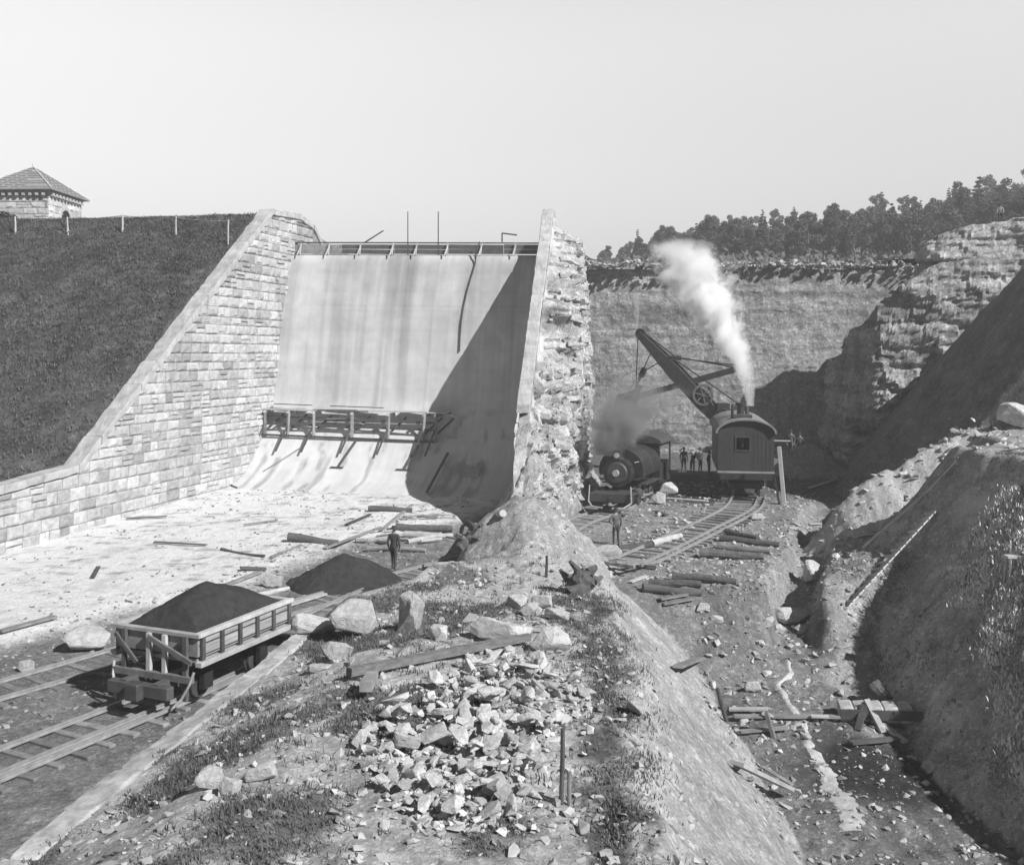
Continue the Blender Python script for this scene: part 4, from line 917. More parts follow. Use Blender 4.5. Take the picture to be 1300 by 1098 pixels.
# ================================================================= STEAM SHOVEL (local: rear end at y=0, machinery ahead along +y)
SHR = -math.atan2(.16, .987)
def build_shovel():
    so = Vector((13.78, 58.0, .5)); s = thing('steam_shovel', 'railroad steam shovel with arched roof cab and raised boom seen from its rear end', 'steam shovel', tuple(so), SHR)
    W = 3.2; zb, ze, za = 1.55, 3.9, 4.65
    def arch(w, e, a, n=14): return [(w*math.cos(t), e+(a-e)*math.sin(t)) for t in np.linspace(0, math.pi, n)]
    # cab walls
    wl = MB(); w2 = W/2
    for sx in (-1, 1): wl.box((sx*(w2-.04), 4.5, (zb+ze)/2), (.08, 9, ze-zb))
    wl.build('side_wall', M['darkpaint'], s)
    wx, wz, ws = -.18, 3.24, .37                       # rear wall with a real window hole
    rw_ = MB(); rw_.box(((wx-ws-w2)/2, 0, (zb+ze)/2), (wx-ws+w2, .08, ze-zb)); rw_.box(((wx+ws+w2)/2, 0, (zb+ze)/2), (w2-wx-ws, .08, ze-zb))
    rw_.box((wx, 0, (zb+wz-ws)/2), (2*ws, .08, wz-ws-zb)); rw_.box((wx, 0, (wz+ws+ze)/2), (2*ws, .08, ze-wz-ws)); rw_.prism(arch(w2, ze+.003, za-.06), 'y', -.04, .04)
    rwo = rw_.build('rear_wall', M['darkpaint'], s)
    wf = MB()
    for a, b, c_, d_ in ((wx, wz+ws+.03, 2*ws+.16, .07), (wx, wz-ws-.03, 2*ws+.16, .07)): wf.box((a, -.06, b), (c_, .06, d_))
    for a in (wx-ws-.04, wx+ws+.04): wf.box((a, -.058, wz), (.06, .06, 2*ws))
    wf.build('window_frame', M['iron2'], rwo)
    MB().box((0, -.07, zb+.02), (W+.1, .1, .1)).build('bottom_trim', M['wood'], rwo)
    bd = MB()
    for k in range(1, 14): bd.box((-w2+k*W/14, -.046, (zb+.1+ze)/2-.03), (.018, .012, ze-zb-.2)) if abs(-w2+k*W/14-wx) > ws+.1 else None
    bd.build('board_joints', M['iron'], rwo)
    MB().tube((wx+.02, .6, wz-.25), (wx+.02, .6, wz+.02), .09, .05, 8).build('bright_spot', M['palestone'], rwo)  # pale cylinder added to stand for a bright spot behind the window
    MB().tube((-.2, 3.2, zb), (-.2, 3.2, ze), .75, .75, 16).build('boiler', M['iron'], s)
    # roof shell
    o_, i_ = arch(w2+.17, ze-.02, za+.05, 18), arch(w2+.05, ze-.06, za-.03, 18)
    rf = MB(); n = 18; rf.v = [(p[0], y, p[1]) for y in (-.28, 9.2) for p in o_+i_[::-1]]; m_ = 2*n
    for i in range(m_): j = (i+1) % m_; rf.f.append((i, j, j+m_, i+m_))
    for y in (0, 1):
        for i in range(n-1): rf.f.append((y*m_+i, y*m_+i+1, y*m_+m_-2-i, y*m_+m_-1-i))
    rf.a = [1]*len(rf.f); ro = rf.build('roof', M['roofcloth'], s)
    MB().box((-.1, 1.6, za+.14), (1.1, 1.0, .16)).build('roof_hatch', M['iron2'], ro)
    ex = MB(); ex.tube((-.1, 3.2, za), (-.1, 3.2, za+.75), .24, .2, 12); ex.tube((-.1, 3.2, za+.7), (-.1, 3.2, za+.85), .28, .28, 12); ex.build('chimney', M['iron'], ro)
    MB().tube((.38, 4.4, za-.1), (.38, 4.4, za+2.0), .13, .13, 8).build('exhaust_pipe', M['iron2'], ro)
    MB().tube((-.65, 2.2, za-.1), (-.65, 2.2, za+.8), .10, .07, 8).build('whistle', M['iron'], ro)
    MB().beam((w2, .6, ze-.5), (w2+1.0, .5, ze-.5), .06, .08).build('bracket_arm', M['palewood'], s)
    # carriage
    MB().box((0, 6, zb-.22), (3.0, 12.6, .36)).build('deck_frame', M['iron'], s)
    MB().box((0, 11.0, zb), (3.1, 3.6, .1)).build('front_deck', M['wood'], s)
    for y in (1.3, 9.2):
        tk = MB().box((0, y, .72), (1.9, 2.3, .3)).build('bogie', M['iron'], s)
        for dy in (-.8, .8):
            for sx in (-1, 1): MB().tube((sx*.68, y+dy, .48), (sx*.82, y+dy, .48), .42, .42, 18).build('wheel', M['iron2'], tk)
    for sx in (-1, 1): MB().beam((sx*1.0, -.1, .9), (sx*1.0, 12, .9), .1, .3).build('side_sill', M['iron'], s)
    # boom and gear in world coordinates
    foot = P(936, 556, 68.5); tip = P(813, 424, 72.0); ax = (tip-foot); ln = ax.length; ax.normalize(); sd = ax.cross(Vector((0, 0, 1))).normalized(); nr = sd.cross(ax).normalized()
    if nr.z < 0: nr = -nr
    def bp(t, a, b): return foot+ax*(ln*t)+sd*a+nr*b
    bm_ = MB()
    for a in (-.42, .42):
        pf = [(0, .30), (.3, .5), (.62, .5), (1, .22)]
        for (t0, h0), (t1, h1) in zip(pf[:-1], pf[1:]):
            k = len(bm_.v); 
            for t, h_ in ((t0, h0), (t1, h1)):
                for q, r in ((-.09, -h_), (.09, -h_), (.09, h_), (-.09, h_)): bm_.v.append(tuple(bp(t, a+q, r)))
            for j in range(4): bm_.f.append((k+j, k+(j+1) % 4, k+4+(j+1) % 4, k+4+j)); bm_.a.append(1)
            bm_.f += [(k, k+1, k+2, k+3), (k+4, k+7, k+6, k+5)]; bm_.a += [1, 1]
    for t in (.02, .18, .5, .66, .8, .92): bm_.beam(bp(t, -.4, 0), bp(t, .4, 0), .16, .3)
    bo = bm_.build('boom', M['iron2'], s, world=True)
    MB().tube(bp(1.0, -.2, .05), bp(1.0, .2, .05), .36, .36, 18).build('sheave', M['iron'], bo, world=True)
    MB().box(bp(.70, 0, .62), (.9, .5, .35)).build('boom_engine', M['iron'], bo, world=True)
    # shipper gear wheel with spokes, on the near side of the boom
    gc = bp(.385, .0, .1); gy = Vector((.1, -1, .1)).normalized(); g1 = gy.orthogonal().normalized(); g2 = gy.cross(g1); gc2 = gc+gy*.75; gw = MB()
    for k in range(26):
        a, b = k/26*6.283, (k+1)/26*6.283; gw.beam(gc2+(g1*math.cos(a)+g2*math.sin(a))*.68, gc2+(g1*math.cos(b)+g2*math.sin(b))*.68, .16, .13, gy)
    for k in range(6): a = k/6*6.283; gw.beam(gc2, gc2+(g1*math.cos(a)+g2*math.sin(a))*.66, .09, .08, gy)
    gw.tube(gc+gy*.2, gc2+gy*.12, .14, .14, 10); gw.build('gear_wheel', M['iron2'], bo, world=True)
    mc = MB(); mc.tube(bp(.17, -.6, .55), bp(.17, .6, .55), .4, .4, 14); mc.box(bp(.22, 0, .7), (.9, .9, .6)); mc.tube(bp(.10, -.5, .8), bp(.10, .5, .8), .22, .22, 12); mc.build('crowd_engine', M['iron'], bo, world=True)
    # dipper stick and dipper
    s0, s1 = P(934, 469, 68.6), P(800, 506, 72.0); st = MB().beam(s0, s1, .26, .42); sto = st.build('dipper_stick', M['iron2'], s, world=True)
    dc = s1+Vector((-.3, .1, -.35)); dz = (s1-s0).normalized(); dp = MB()
    up = Vector((.25, 0, 1)).normalized(); rt = dz; fw = up.cross(rt).normalized()
    m3 = Matrix((rt, fw, up)).transposed()
    for c_, dd in (((0, -.62, 0), (1.35, .07, 1.5)), ((0, .62, 0), (1.35, .07, 1.5)), ((.65, 0, 0), (.07, 1.2, 1.5)), ((-.65, 0, 0), (.07, 1.2, 1.5)), ((0, 0, -.74), (1.5, 1.3, .08))):
        dp.box(dc+m3@Vector(c_), dd, m3)
    for k in range(4): dp.beam(dc+m3@Vector((-.68, -.45+k*.3, .6)), dc+m3@Vector((-.85, -.45+k*.3, 1.15)), .12, .1)
    dpo = dp.build('dipper', M['iron'], s, world=True)
    bl = P(816, 472, 72); bt = MB(); bt.beam(dc+m3@Vector((0, -.66, .4)), bl, .07, .09); bt.beam(dc+m3@Vector((0, .66, .4)), bl, .07, .09); bt.build('bail', M['iron2'], dpo, world=True)
    MB().box(bl+Vector((0, 0, -.05)), (.42, .3, .75), Matrix.Rotation(.4, 3, 'Y')).build('hoist_block', M['iron'], s, world=True, bevel=.08)
    ca = MB(); ca.path([bp(1, .2, .1)-Vector((.3, 0, 0)), bl+Vector((-.45, 0, .2)), bl+Vector((-.5, 0, -2.2))], .04, 5); ca.path([bp(.86, .2, -.3), bl+Vector((.1, 0, .3))], .04, 5); ca.path([bp(.75, -.2, -.3), bl+Vector((.2, 0, .1)), dc], .04, 5); ca.build('hoist_chain', M['iron'], s, world=True)
    # A-frame at the front of the cab and guys to the boom
    at = P(936, 517, 67.5)+Vector((0, 0, .3)); af = MB(); c1 = so+Matrix.Rotation(SHR, 3, 'Z')@Vector((-1.4, 9.5, zb-.5)); c2 = so+Matrix.Rotation(SHR, 3, 'Z')@Vector((1.4, 9.5, zb-.5))
    af.beam(c1, at, .18, .18); af.beam(c2, at, .18, .18); afo = af.build('a_frame', M['iron2'], s, world=True)
    gy_ = MB(); gy_.path([bp(.68, .45, .5), at], .045, 5); gy_.path([bp(.72, -.45, .5), s0+Vector((0, 0, .3))], .045, 5); gy_.path([bp(.97, 0, .3), bp(.70, 0, .75), s0+Vector((-.1, 0, .15))], .05, 5); gy_.build('guy_rod', M['iron'], afo, world=True)
build_shovel()

# ================================================================= STEAM AND SMOKE (real volumes)
def plume(name, label, cat, loc, Ht, prof_, bend, dens, seed, shade=.98, noise_sc=.9, half=3.0, rot=0, emit=0):
    m = bpy.data.materials.new(name); m.use_nodes = True; t = m.node_tree; N = t.nodes; K = t.links; N.remove(N['Principled BSDF'])
    pv = N.new('ShaderNodeVolumePrincipled'); K.new(pv.outputs[0], N['Material Output'].inputs['Volume'])
    pv.inputs['Color'].default_value = (shade, shade, shade, 1); pv.inputs['Anisotropy'].default_value = .1
    tc = N.new('ShaderNodeTexCoord'); sp = N.new('ShaderNodeSeparateXYZ'); K.new(tc.outputs['Object'], sp.inputs[0])
    def mth(op, a, b=None, clamp=False):
        n = N.new('ShaderNodeMath'); n.operation = op; n.use_clamp = clamp
        for i, q in enumerate((a, b)):
            if q is None: continue
            if isinstance(q, (int, float)): n.inputs[i].default_value = q
            else: K.new(q, n.inputs[i])
        return n.outputs[0]
    zt = mth('DIVIDE', sp.outputs[2], Ht)
    ox = N.new('ShaderNodeFloatCurve'); K.new(zt, ox.inputs['Value']); c = ox.mapping.curves[0]
    c.points[0].location = (0, bend[0][1]); c.points[1].location = (1, bend[-1][1]); [c.points.new(*q) for q in bend[1:-1]]; ox.mapping.update()
    rd = N.new('ShaderNodeFloatCurve'); K.new(zt, rd.inputs['Value']); c = rd.mapping.curves[0]
    c.points[0].location = (0, prof_[0][1]); c.points[1].location = (1, prof_[-1][1]); [c.points.new(*q) for q in prof_[1:-1]]; rd.mapping.update()
    dx = mth('SUBTRACT', sp.outputs[0], mth('MULTIPLY', mth('SUBTRACT', ox.outputs[0], .5), 2*half))
    n1 = N.new('ShaderNodeTexNoise'); n1.inputs['Scale'].default_value = noise_sc; n1.inputs['Detail'].default_value = 5; n1.inputs['Roughness'].default_value = .62
    K.new(tc.outputs['Object'], n1.inputs['Vector'])
    dist = mth('SQRT', mth('ADD', mth('MULTIPLY', dx, dx), mth('MULTIPLY', sp.outputs[1], sp.outputs[1])))
    rr_ = mth('MULTIPLY', rd.outputs[0], half)
    f = mth('SUBTRACT', 1.0, mth('DIVIDE', dist, mth('ADD', rr_, .001)))
    f = mth('ADD', f, mth('MULTIPLY', mth('SUBTRACT', n1.outputs[0], .56), mth('ADD', 1.3, mth('MULTIPLY', zt, 2.2))))
    f = mth('MULTIPLY', f, 3.4, True)
    fade = N.new('ShaderNodeFloatCurve'); K.new(zt, fade.inputs['Value']); c = fade.mapping.curves[0]
    c.points[0].location = (0, 1); c.points[1].location = (1, 0); c.points.new(.45, .6); c.points.new(.8, .18); fade.mapping.update()
    f = mth('MULTIPLY', mth('MULTIPLY', f, f), mth('MULTIPLY', fade.outputs[0], dens)); K.new(f, pv.inputs['Density'])
    # closed lofted domain following the plume
    mb = MB(); n = 12; ks = 14
    for i in range(ks+1):
        z = i/ks; cx = (float(np.interp(z, [q[0] for q in bend], [q[1] for q in bend]))-.5)*2*half; r = float(np.interp(z, [q[0] for q in prof_], [q[1] for q in prof_]))*half*1.55+.12
        for j in range(n): a = j/n*6.283; mb.v.append((cx+r*math.cos(a), r*math.sin(a), z*Ht))
    for i in range(ks):
        for j in range(n): a = i*n+j; b = i*n+(j+1) % n; mb.f.append((a, b, b+n, a+n)); mb.a.append(1)
    mb.f += [tuple(reversed(range(n))), tuple(ks*n+j for j in range(n))]; mb.a += [1, 1]
    o = mb.build(name, m); o.location = loc; o.rotation_euler = (0, 0, rot); props(o, label, cat, kind='stuff'); return o
sp0 = P(952, 515, 61.3)
plume('steam_plume', 'tall white steam jet rising and drifting left from the shovel roof', 'steam', tuple(sp0), 10.4,
      [(0, .06), (.1, .09), (.21, .14), (.4, .25), (.55, .36), (.79, .47), (.9, .46), (1, .3)], [(0, .5), (.21, .465), (.4, .365), (.55, .265), (.79, .14), (1, .05)], 26.0, 1, .99, .95, 5.0)
sm0 = P(797, 578, 55)
plume('smoke', 'thin grey smoke drifting over the locomotive below the dipper', 'smoke', tuple(sm0), 4.6,
      [(0, .2), (.3, .5), (.7, .7), (1, .4)], [(0, .35), (.5, .5), (1, .65)], 1.7, 2, .5, .8, 4.2)
sm1 = P(809, 418, 71.5)
plume('steam_wisp', 'faint thin wisp of steam above the boom tip', 'steam', tuple(sm1), 3.4,
      [(0, .06), (.5, .3), (1, .3)], [(0, .5), (1, .45)], 1.6, 4, .97, .9, 1.2)
# ================================================================= STONES
def hull(seed, n=15, flat=.7, ang=.25):
    rr = random.Random(seed); bm = bmesh.new()
    for _ in range(n):
        d = Vector((rr.gauss(0, 1), rr.gauss(0, 1), rr.gauss(0, 1))).normalized(); m_ = max(abs(d.x), abs(d.y), abs(d.z)); d = d.lerp(d/m_, .65)*rr.uniform(.72, 1)
        bm.verts.new((d.x*rr.uniform(.9, 1.1), d.y*.8, d.z*flat))
    r = bmesh.ops.convex_hull(bm, input=bm.verts); bmesh.ops.delete(bm, geom=[g for g in r['geom_interior'] if isinstance(g, bmesh.types.BMVert)], context='VERTS')
    bmesh.ops.dissolve_limit(bm, angle_limit=ang, verts=bm.verts, edges=bm.edges); bmesh.ops.recalc_face_normals(bm, faces=bm.faces)
    bm.verts.index_update(); vs = [v.co.copy() for v in bm.verts]; fs = [tuple(v.index for v in f.verts) for f in bm.faces]; bm.free()
    return vs, fs
HU = [hull(s, 10+s % 5, .45+.09*(s % 5)) for s in range(12)]
def rockmesh(i, name, m, det=2):
    vs, fs = HU[i]; me = bpy.data.meshes.new(name); me.from_pydata(vs, [], fs)
    bm = bmesh.new(); bm.from_mesh(me); bmesh.ops.bevel(bm, geom=list(bm.edges), offset=.05, segments=1, affect='EDGES'); bmesh.ops.triangulate(bm, faces=bm.faces)
    bmesh.ops.subdivide_edges(bm, edges=list(bm.edges), cuts=det, use_grid_fill=True)
    for v in bm.verts:
        q = v.co*2.2+Vector((i*7.1, 0, 0)); v.co += v.co.normalized()*(.05*mnoise.noise(q)+.035*mnoise.noise(q*3.3)+.02*mnoise.noise(q*7))
    bm.to_mesh(me); bm.free(); me.materials.append(m); return me
HU_ = HU; HU = [hull(s+60, 19, .75+.05*(s % 4), .18) for s in range(12)]; RB = [rockmesh(i, 'boulder', M['palestone']) for i in range(12)]; HU = HU_
RM = [rockmesh(i, 'broken_stone', M['stone']) for i in range(12)]
def stone(p, s, rr, label, cat='stone', group=None, name='broken_stone', m=None, sq=(1, 1, 1), rot=None, sink=.3, i=None):
    me = RM[rr.randrange(12)] if i is None else RB[i].copy()
    if m and i is not None: me.materials.clear(); me.materials.append(m)
    o = bpy.data.objects.new(name, me); COL.objects.link(o)
    o.location = (p.x, p.y, p.z+s*.5*sq[2]*(1-sink)); o.scale = (s*.55*sq[0], s*.55*sq[1], s*.55*sq[2])
    o.rotation_euler = rot or (rr.uniform(-.5, .5), rr.uniform(-.5, .5), rr.random()*6.28); props(o, label, cat, group); return o
def rock_into(mb, p, s, rr, a=1.0, sq=(1, 1, 1), tilt=.5):
    vs, fs = HU[rr.randrange(12)]; m_ = Matrix.Rotation(rr.random()*6.28, 3, 'Z')@Matrix.Rotation(rr.uniform(-tilt, tilt), 3, 'X')@Matrix.Rotation(rr.uniform(-tilt, tilt), 3, 'Y'); k = len(mb.v)
    for v in vs: q = m_@Vector((v.x*s*sq[0], v.y*s*sq[1], v.z*s*sq[2])); mb.v.append((p[0]+q.x, p[1]+q.y, p[2]+q.z))
    for f in fs: mb.f.append(tuple(i+k for i in f)); mb.a.append(a)
def inpoly(x, y, pg):
    c = False
    for i in range(len(pg)):
        (x1, y1), (x2, y2) = pg[i], pg[i-1]
        if (y1 > y) != (y2 > y) and x < (x2-x1)*(y-y1)/(y2-y1)+x1: c = not c
    return c
rr = random.Random(31)
# the heap of broken stone in the foreground
pg = [(590, 835), (640, 825), (740, 868), (758, 905), (705, 925), (682, 985), (650, 1060), (520, 1055), (450, 965), (465, 915), (530, 900), (560, 865)]
cnt = 0; lst = []
while cnt < 235:
    u, v = rr.uniform(440, 760), rr.uniform(830, 1040)
    if not inpoly(u, v, pg): continue
    p = GP(u, v, 11, 40); s = rr.choice((.17, .22, .27, .33, .4, .52))*rr.uniform(.85, 1.2)
    close = [q for q in lst if (q[0]-p).length < (q[1]+s)*.42]
    if len(close) > 1: continue
    if close: p.z = close[0][0].z+close[0][1]*.22
    lst.append((p.copy(), s)); cnt += 1
    stone(p, s, rr, 'angular grey broken stone in the heap on the near bank', group='broken stones of the foreground heap', sq=(1.15, .9, .8), sink=.15)
for (u, v, s, sq, lab, i) in [
    (451, 806, 1.35, (1, .8, .95), 'largest pale squared boulder at the head of the kerb', 1), (517, 800, 1.2, (.8, .7, 1.1), 'tall pale leaning boulder right of the largest boulder', 3),
    (399, 803, 1.2, (1.2, .8, .6), 'low flat topped pale boulder at the end of the stone kerb', 5), (428, 836, .75, (1, .8, .7), 'rounded boulder below the largest pale boulder among weeds', 2),
    (634, 812, 1.5, (1.5, .7, .5), 'long flat pale slab behind the squared timber', 4), (655, 772, .7, (1, .8, .8), 'left one of three pale stones below the earth mound', 6),
    (672, 780, .6, (1, .9, .8), 'middle one of three pale stones below the earth mound', 7), (688, 772, .75, (.9, .8, .8), 'right one of three pale stones below the earth mound', 8),
    (598, 793, .5, (1, .8, .8), 'small white stone left of the long flat slab', 0), (619, 797, .55, (1.2, .8, .7), 'small white stone just above the long flat slab', 9),
    (707, 785, .6, (1.2, .8, .6), 'flat stone right of the three pale stones', 10), (701, 826, 1.0, (1, .8, .7), 'dark weed grown boulder right of the squared timber', 11),
    (555, 812, .55, (1, .8, .9), 'dark upright rock between the tall boulder and the slab', 3), (405, 852, .5, (1.2, .8, .5), 'flat pale stone lying in the weeds behind the kerb', 5),
    (110, 826, 1.15, (1.2, .8, .9), 'big white cut block left of the dump car beside the long track', 1), (33, 852, .45, (1, .8, .9), 'small pale stone at the left edge beside the long track', 2),
    (246, 912, .0, (1, 1, 1), '', 0), (346, 745, .95, (1.2, .8, .8), 'white block among planks left of the dark soil heap', 4),
    (771, 707, 1.15, (1.3, .7, .6), 'pale block at the feet of the standing man', 1), (838, 640, 1.0, (1, .8, 1), 'squared pale block in front of the locomotive cab', 4),
    (849, 628, 1.3, (1, .8, .8), 'rounded pale boulder behind the squared block near the locomotive', 6), (960, 660, .8, (1.1, .8, .7), 'pale rock at the shovel end of the sleepered track', 8),
    (1032, 740, 1.15, (.8, .8, 1.2), 'tall pale rock on the right side of the drain ditch', 1), (1005, 788, 1.3, (1.3, .8, .6), 'wide pale slab bridging the hole at the end of the bench', 5),
    (975, 796, .6, (1, .8, .8), 'leftmost small stone under the wide slab', 7), (990, 803, .55, (1, .8, .8), 'middle small stone under the wide slab', 9), (1020, 803, .6, (1.2, .8, .7), 'rightmost small stone under the wide slab', 2),
    (893, 778, .6, (1, .8, .8), 'pale stone left of the hole at the bench end', 0), (955, 878, .62, (1, .9, .9), 'single white stone on the trench floor left of the rivulet', 8), (910, 790, .5, (1, .8, .7), 'thin pale stone at the head of the trench slope', 10),
    (1293, 540, 1.7, (1.1, .9, .8), 'huge bright boulder at the right edge above the spoil ridge', 10), (1175, 826, .5, (1, .8, .8), 'small pale stone on the dark bank above the stone box', 4),
    (808, 905, .45, (1, .8, .7), 'pale stone in the dark weed strip along the right edge of the near bank', 6), (268, 1002, .5, (1, .8, .9), 'left one of three pale stones in the weeds beside the kerb', 1), (292, 1008, .45, (1, .8, .9), 'middle one of three pale stones in the weeds beside the kerb', 4), (330, 990, .5, (1.1, .8, .8), 'right one of three pale stones in the weeds beside the kerb', 8)]:
    if s: stone(GP(u, v, 11, 88), s, rr, lab, 'boulder' if s > .9 else 'stone', name='boulder' if s > .9 else 'loose_stone', m=M['palestone'] if 'dark' not in lab[:5] else M['stone'], sq=sq, rot=(rr.uniform(-.2, .2), rr.uniform(-.2, .2), rr.uniform(-.5, .5)), i=i)
hp_ = []
while len(hp_) < 1500:
    u, v = rr.uniform(440, 770), rr.uniform(820, 1060)
    if inpoly(u, v, pg) or rr.random() < .12: q_ = GP(u, v, 11, 40); hp_.append((q_.x, q_.y, q_.z+.05*rr.random()))
# mid-size loose rocks, each its own
zones = [([(560, 745), (690, 700), (760, 760), (780, 840), (640, 850), (420, 850), (430, 800)], 26, .18, .34, 'small loose stone on the trodden near bank', 'small stones on the near bank'),
         ([(880, 790), (1000, 790), (1080, 870), (1060, 930), (930, 960), (900, 860)], 44, .2, .42, 'small stone on the dark trench floor', 'stones on the trench floor'),
         ([(770, 650), (900, 640), (900, 665), (800, 690)], 24, .2, .42, 'stone beside the sleepered track on the bench', 'stones beside the bench track')]
for pg, n, a, b, lab, grp in zones:
    k = 0
    while k < n:
        u, v = rr.uniform(400, 1100), rr.uniform(630, 980)
        if inpoly(u, v, pg): stone(GP(u, v, 11, 88), rr.uniform(a, b), rr, lab, group=grp, name='loose_stone', sq=(1.1, .9, .7)); k += 1
# gravel and rubble nobody could count
M['grit'] = mat('grit', 1, .2, 3, .9, .3, 14, .02, attr='alb')
def scatter(name, label, pts, smin, smax, seed, alb=(.3, .55), tilt=.6, pw=3, up=.1):
    q = random.Random(seed); mb = MB()
    for p in pts:
        s = smin+(smax-smin)*q.random()**pw; rock_into(mb, (p[0], p[1], p[2]+s*up), s, q, q.uniform(*alb), (1, .85, .75), tilt)
    o = mb.build(name, M['grit'], None, fix=False, attr=True); return props(o, label, None, kind='stuff')
scatter('rubble', 'small chips and fines packed between the stones of the foreground heap', hp_, .03, .16, 9, (.3, .6), pw=2)
rn = np.random.RandomState(5)
def pts_in(n, x0, x1, y0, y1, cond=None, keep=None):
    X = rn.uniform(x0, x1, n*3); Y = y0+(y1-y0)*rn.random_sample(n*3); 
    if cond is not None: k = cond(X, Y); X, Y = X[k], Y[k]
    X, Y = X[:n], Y[:n]; return list(zip(X, Y, H(X, Y)))
scatter('gravel', 'small stones and clods strewn over the near bank', pts_in(4600, -7.5, 6.0, 13, 44, lambda X, Y: (np.abs(X) < Y*.56) & (X < 3.1) & (X > ip(Y, [10, 18, 29, 31, 37, 42], [-8, -6.8, -5.2, -4.8, -2, -1])) & (fbm(X*.7, Y*.7, 3, 70) > -.25) & ((Y < 35.5) | (np.abs(X) > 99))), .02, .16, 1, (.25, .5), pw=4)
scatter('gravel', 'small stones strewn over the trench floor and its slopes', pts_in(3600, 4, 16, 22, 50, lambda X, Y: (X > 5.6) & (X < 14.8+.0*Y)), .03, .19, 2, (.22, .5), pw=3)
scatter('gravel', 'small stones and chips over the working bench', pts_in(2800, 2, 20, 37, 66, lambda X, Y: (tdist(X, Y) > 1.0) & (X < ip(Y, [37, 43, 57, 66], [11, 13, 18, 20]))), .03, .17, 3, (.2, .5), pw=3)
scatter('gravel', 'clods and pebbles between the tracks and the pale apron', pts_in(2600, -20, -1, 22, 46, lambda X, Y: (tdist(X, Y) > .9) & (X > ip(Y, [20, 30, 37, 43.5], [-19, -15.7, -10.6, -9.0])-1.2) & (X < ip(Y, [18, 29, 40], [-8, -6.3, -2.4]))), .02, .13, 4, (.12, .42), pw=3)
scatter('gravel', 'dark crumbs and chips lying on the pale apron', pts_in(1100, -23, -1, 32, 60, lambda X, Y: (X < ip(Y, [30, 37, 43.5, 52], [-15.7, -10.3, -8.7, -2.1])) & (X > wallx(Y)+.4) & (fbm(X*.5, Y*.9, 3, 71) > .0)), .03, .14, 5, (.1, .35), pw=3)
scatter('rubble', 'rubble and clods on the spoil ridge and at the foot of the bank', pts_in(700, 14, 26, 41, 52, lambda X, Y: X < 24), .04, .3, 6, (.32, .55), pw=2.5)
# rubble crust along the top of the back cliff
q = random.Random(12); pts = []
for _ in range(1500):
    x = q.uniform(4.5, 38); pts.append((x, 88.4+q.uniform(-.9, 2.2)+.1*0, 16.75+.5*q.random()*abs(math.sin(x*.7))+.1))
scatter('rubble', 'broken rubble crust along the top of the back cliff', pts, .1, .42, 13, (.22, .55), pw=1.6)
q = random.Random(17); pts = []
for _ in range(420):
    x = q.uniform(32, 58); pts.append((x, 129+q.uniform(-5, 10)+x*.1, 0)); 
pts = [(x, y, float(HF(x, y))) for x, y, _ in pts]
scatter('rubble', 'pale rocks on the cleared slope in front of the wood', pts, .15, .7, 14, (.35, .6), pw=1.5)
q = random.Random(19); pts = []
for _ in range(260):                                     # toe of the back cliff and of the right cliff
    x = q.uniform(8, 27); pts.append((x, 87.0-q.random()**2*3, .45))
scatter('rubble', 'fallen rock along the foot of the back cliff', pts, .15, .8, 15, (.2, .4), pw=2)

# stones standing in the torn end of the broken wall
q = random.Random(5); mb = MB(); core = [o for o in rw.children if o.name.startswith('torn_core')][0]
me = core.data; nv = len(me.polygons); bl = 0
while bl < 1300:
    pl = me.polygons[q.randrange(nv)]; c = pl.center; n_ = pl.normal
    wx_, wy_ = c.x+rw.location.x, c.y+rw.location.y; wz_ = c.z+rw.location.z
    if n_.x < -.2 and n_.z < .3 or wy_ > 68.5: continue
    if (wx_-rxi(wy_)) < 1.0: continue
    s = q.uniform(.10, .33)*(1.1 if wz_ > 4 else .6); bl += 1
    mb.box((c.x-n_.x*s*.25, c.y-n_.y*s*.25, c.z-n_.z*s*.25), (s*q.uniform(1.2, 2.4), s*q.uniform(.9, 1.7), s*q.uniform(.6, 1.1)), Matrix.Rotation(R(8)+q.gauss(0, .22), 3, 'Z')@Matrix.Rotation(q.gauss(0, .13), 3, 'X')@Matrix.Rotation(q.gauss(0, .13), 3, 'Y'), q.uniform(.38, .68))
o = mb.build('torn_stone', M['rock'], rw, attr=True, fix=False); o['kind'] = 'stuff'

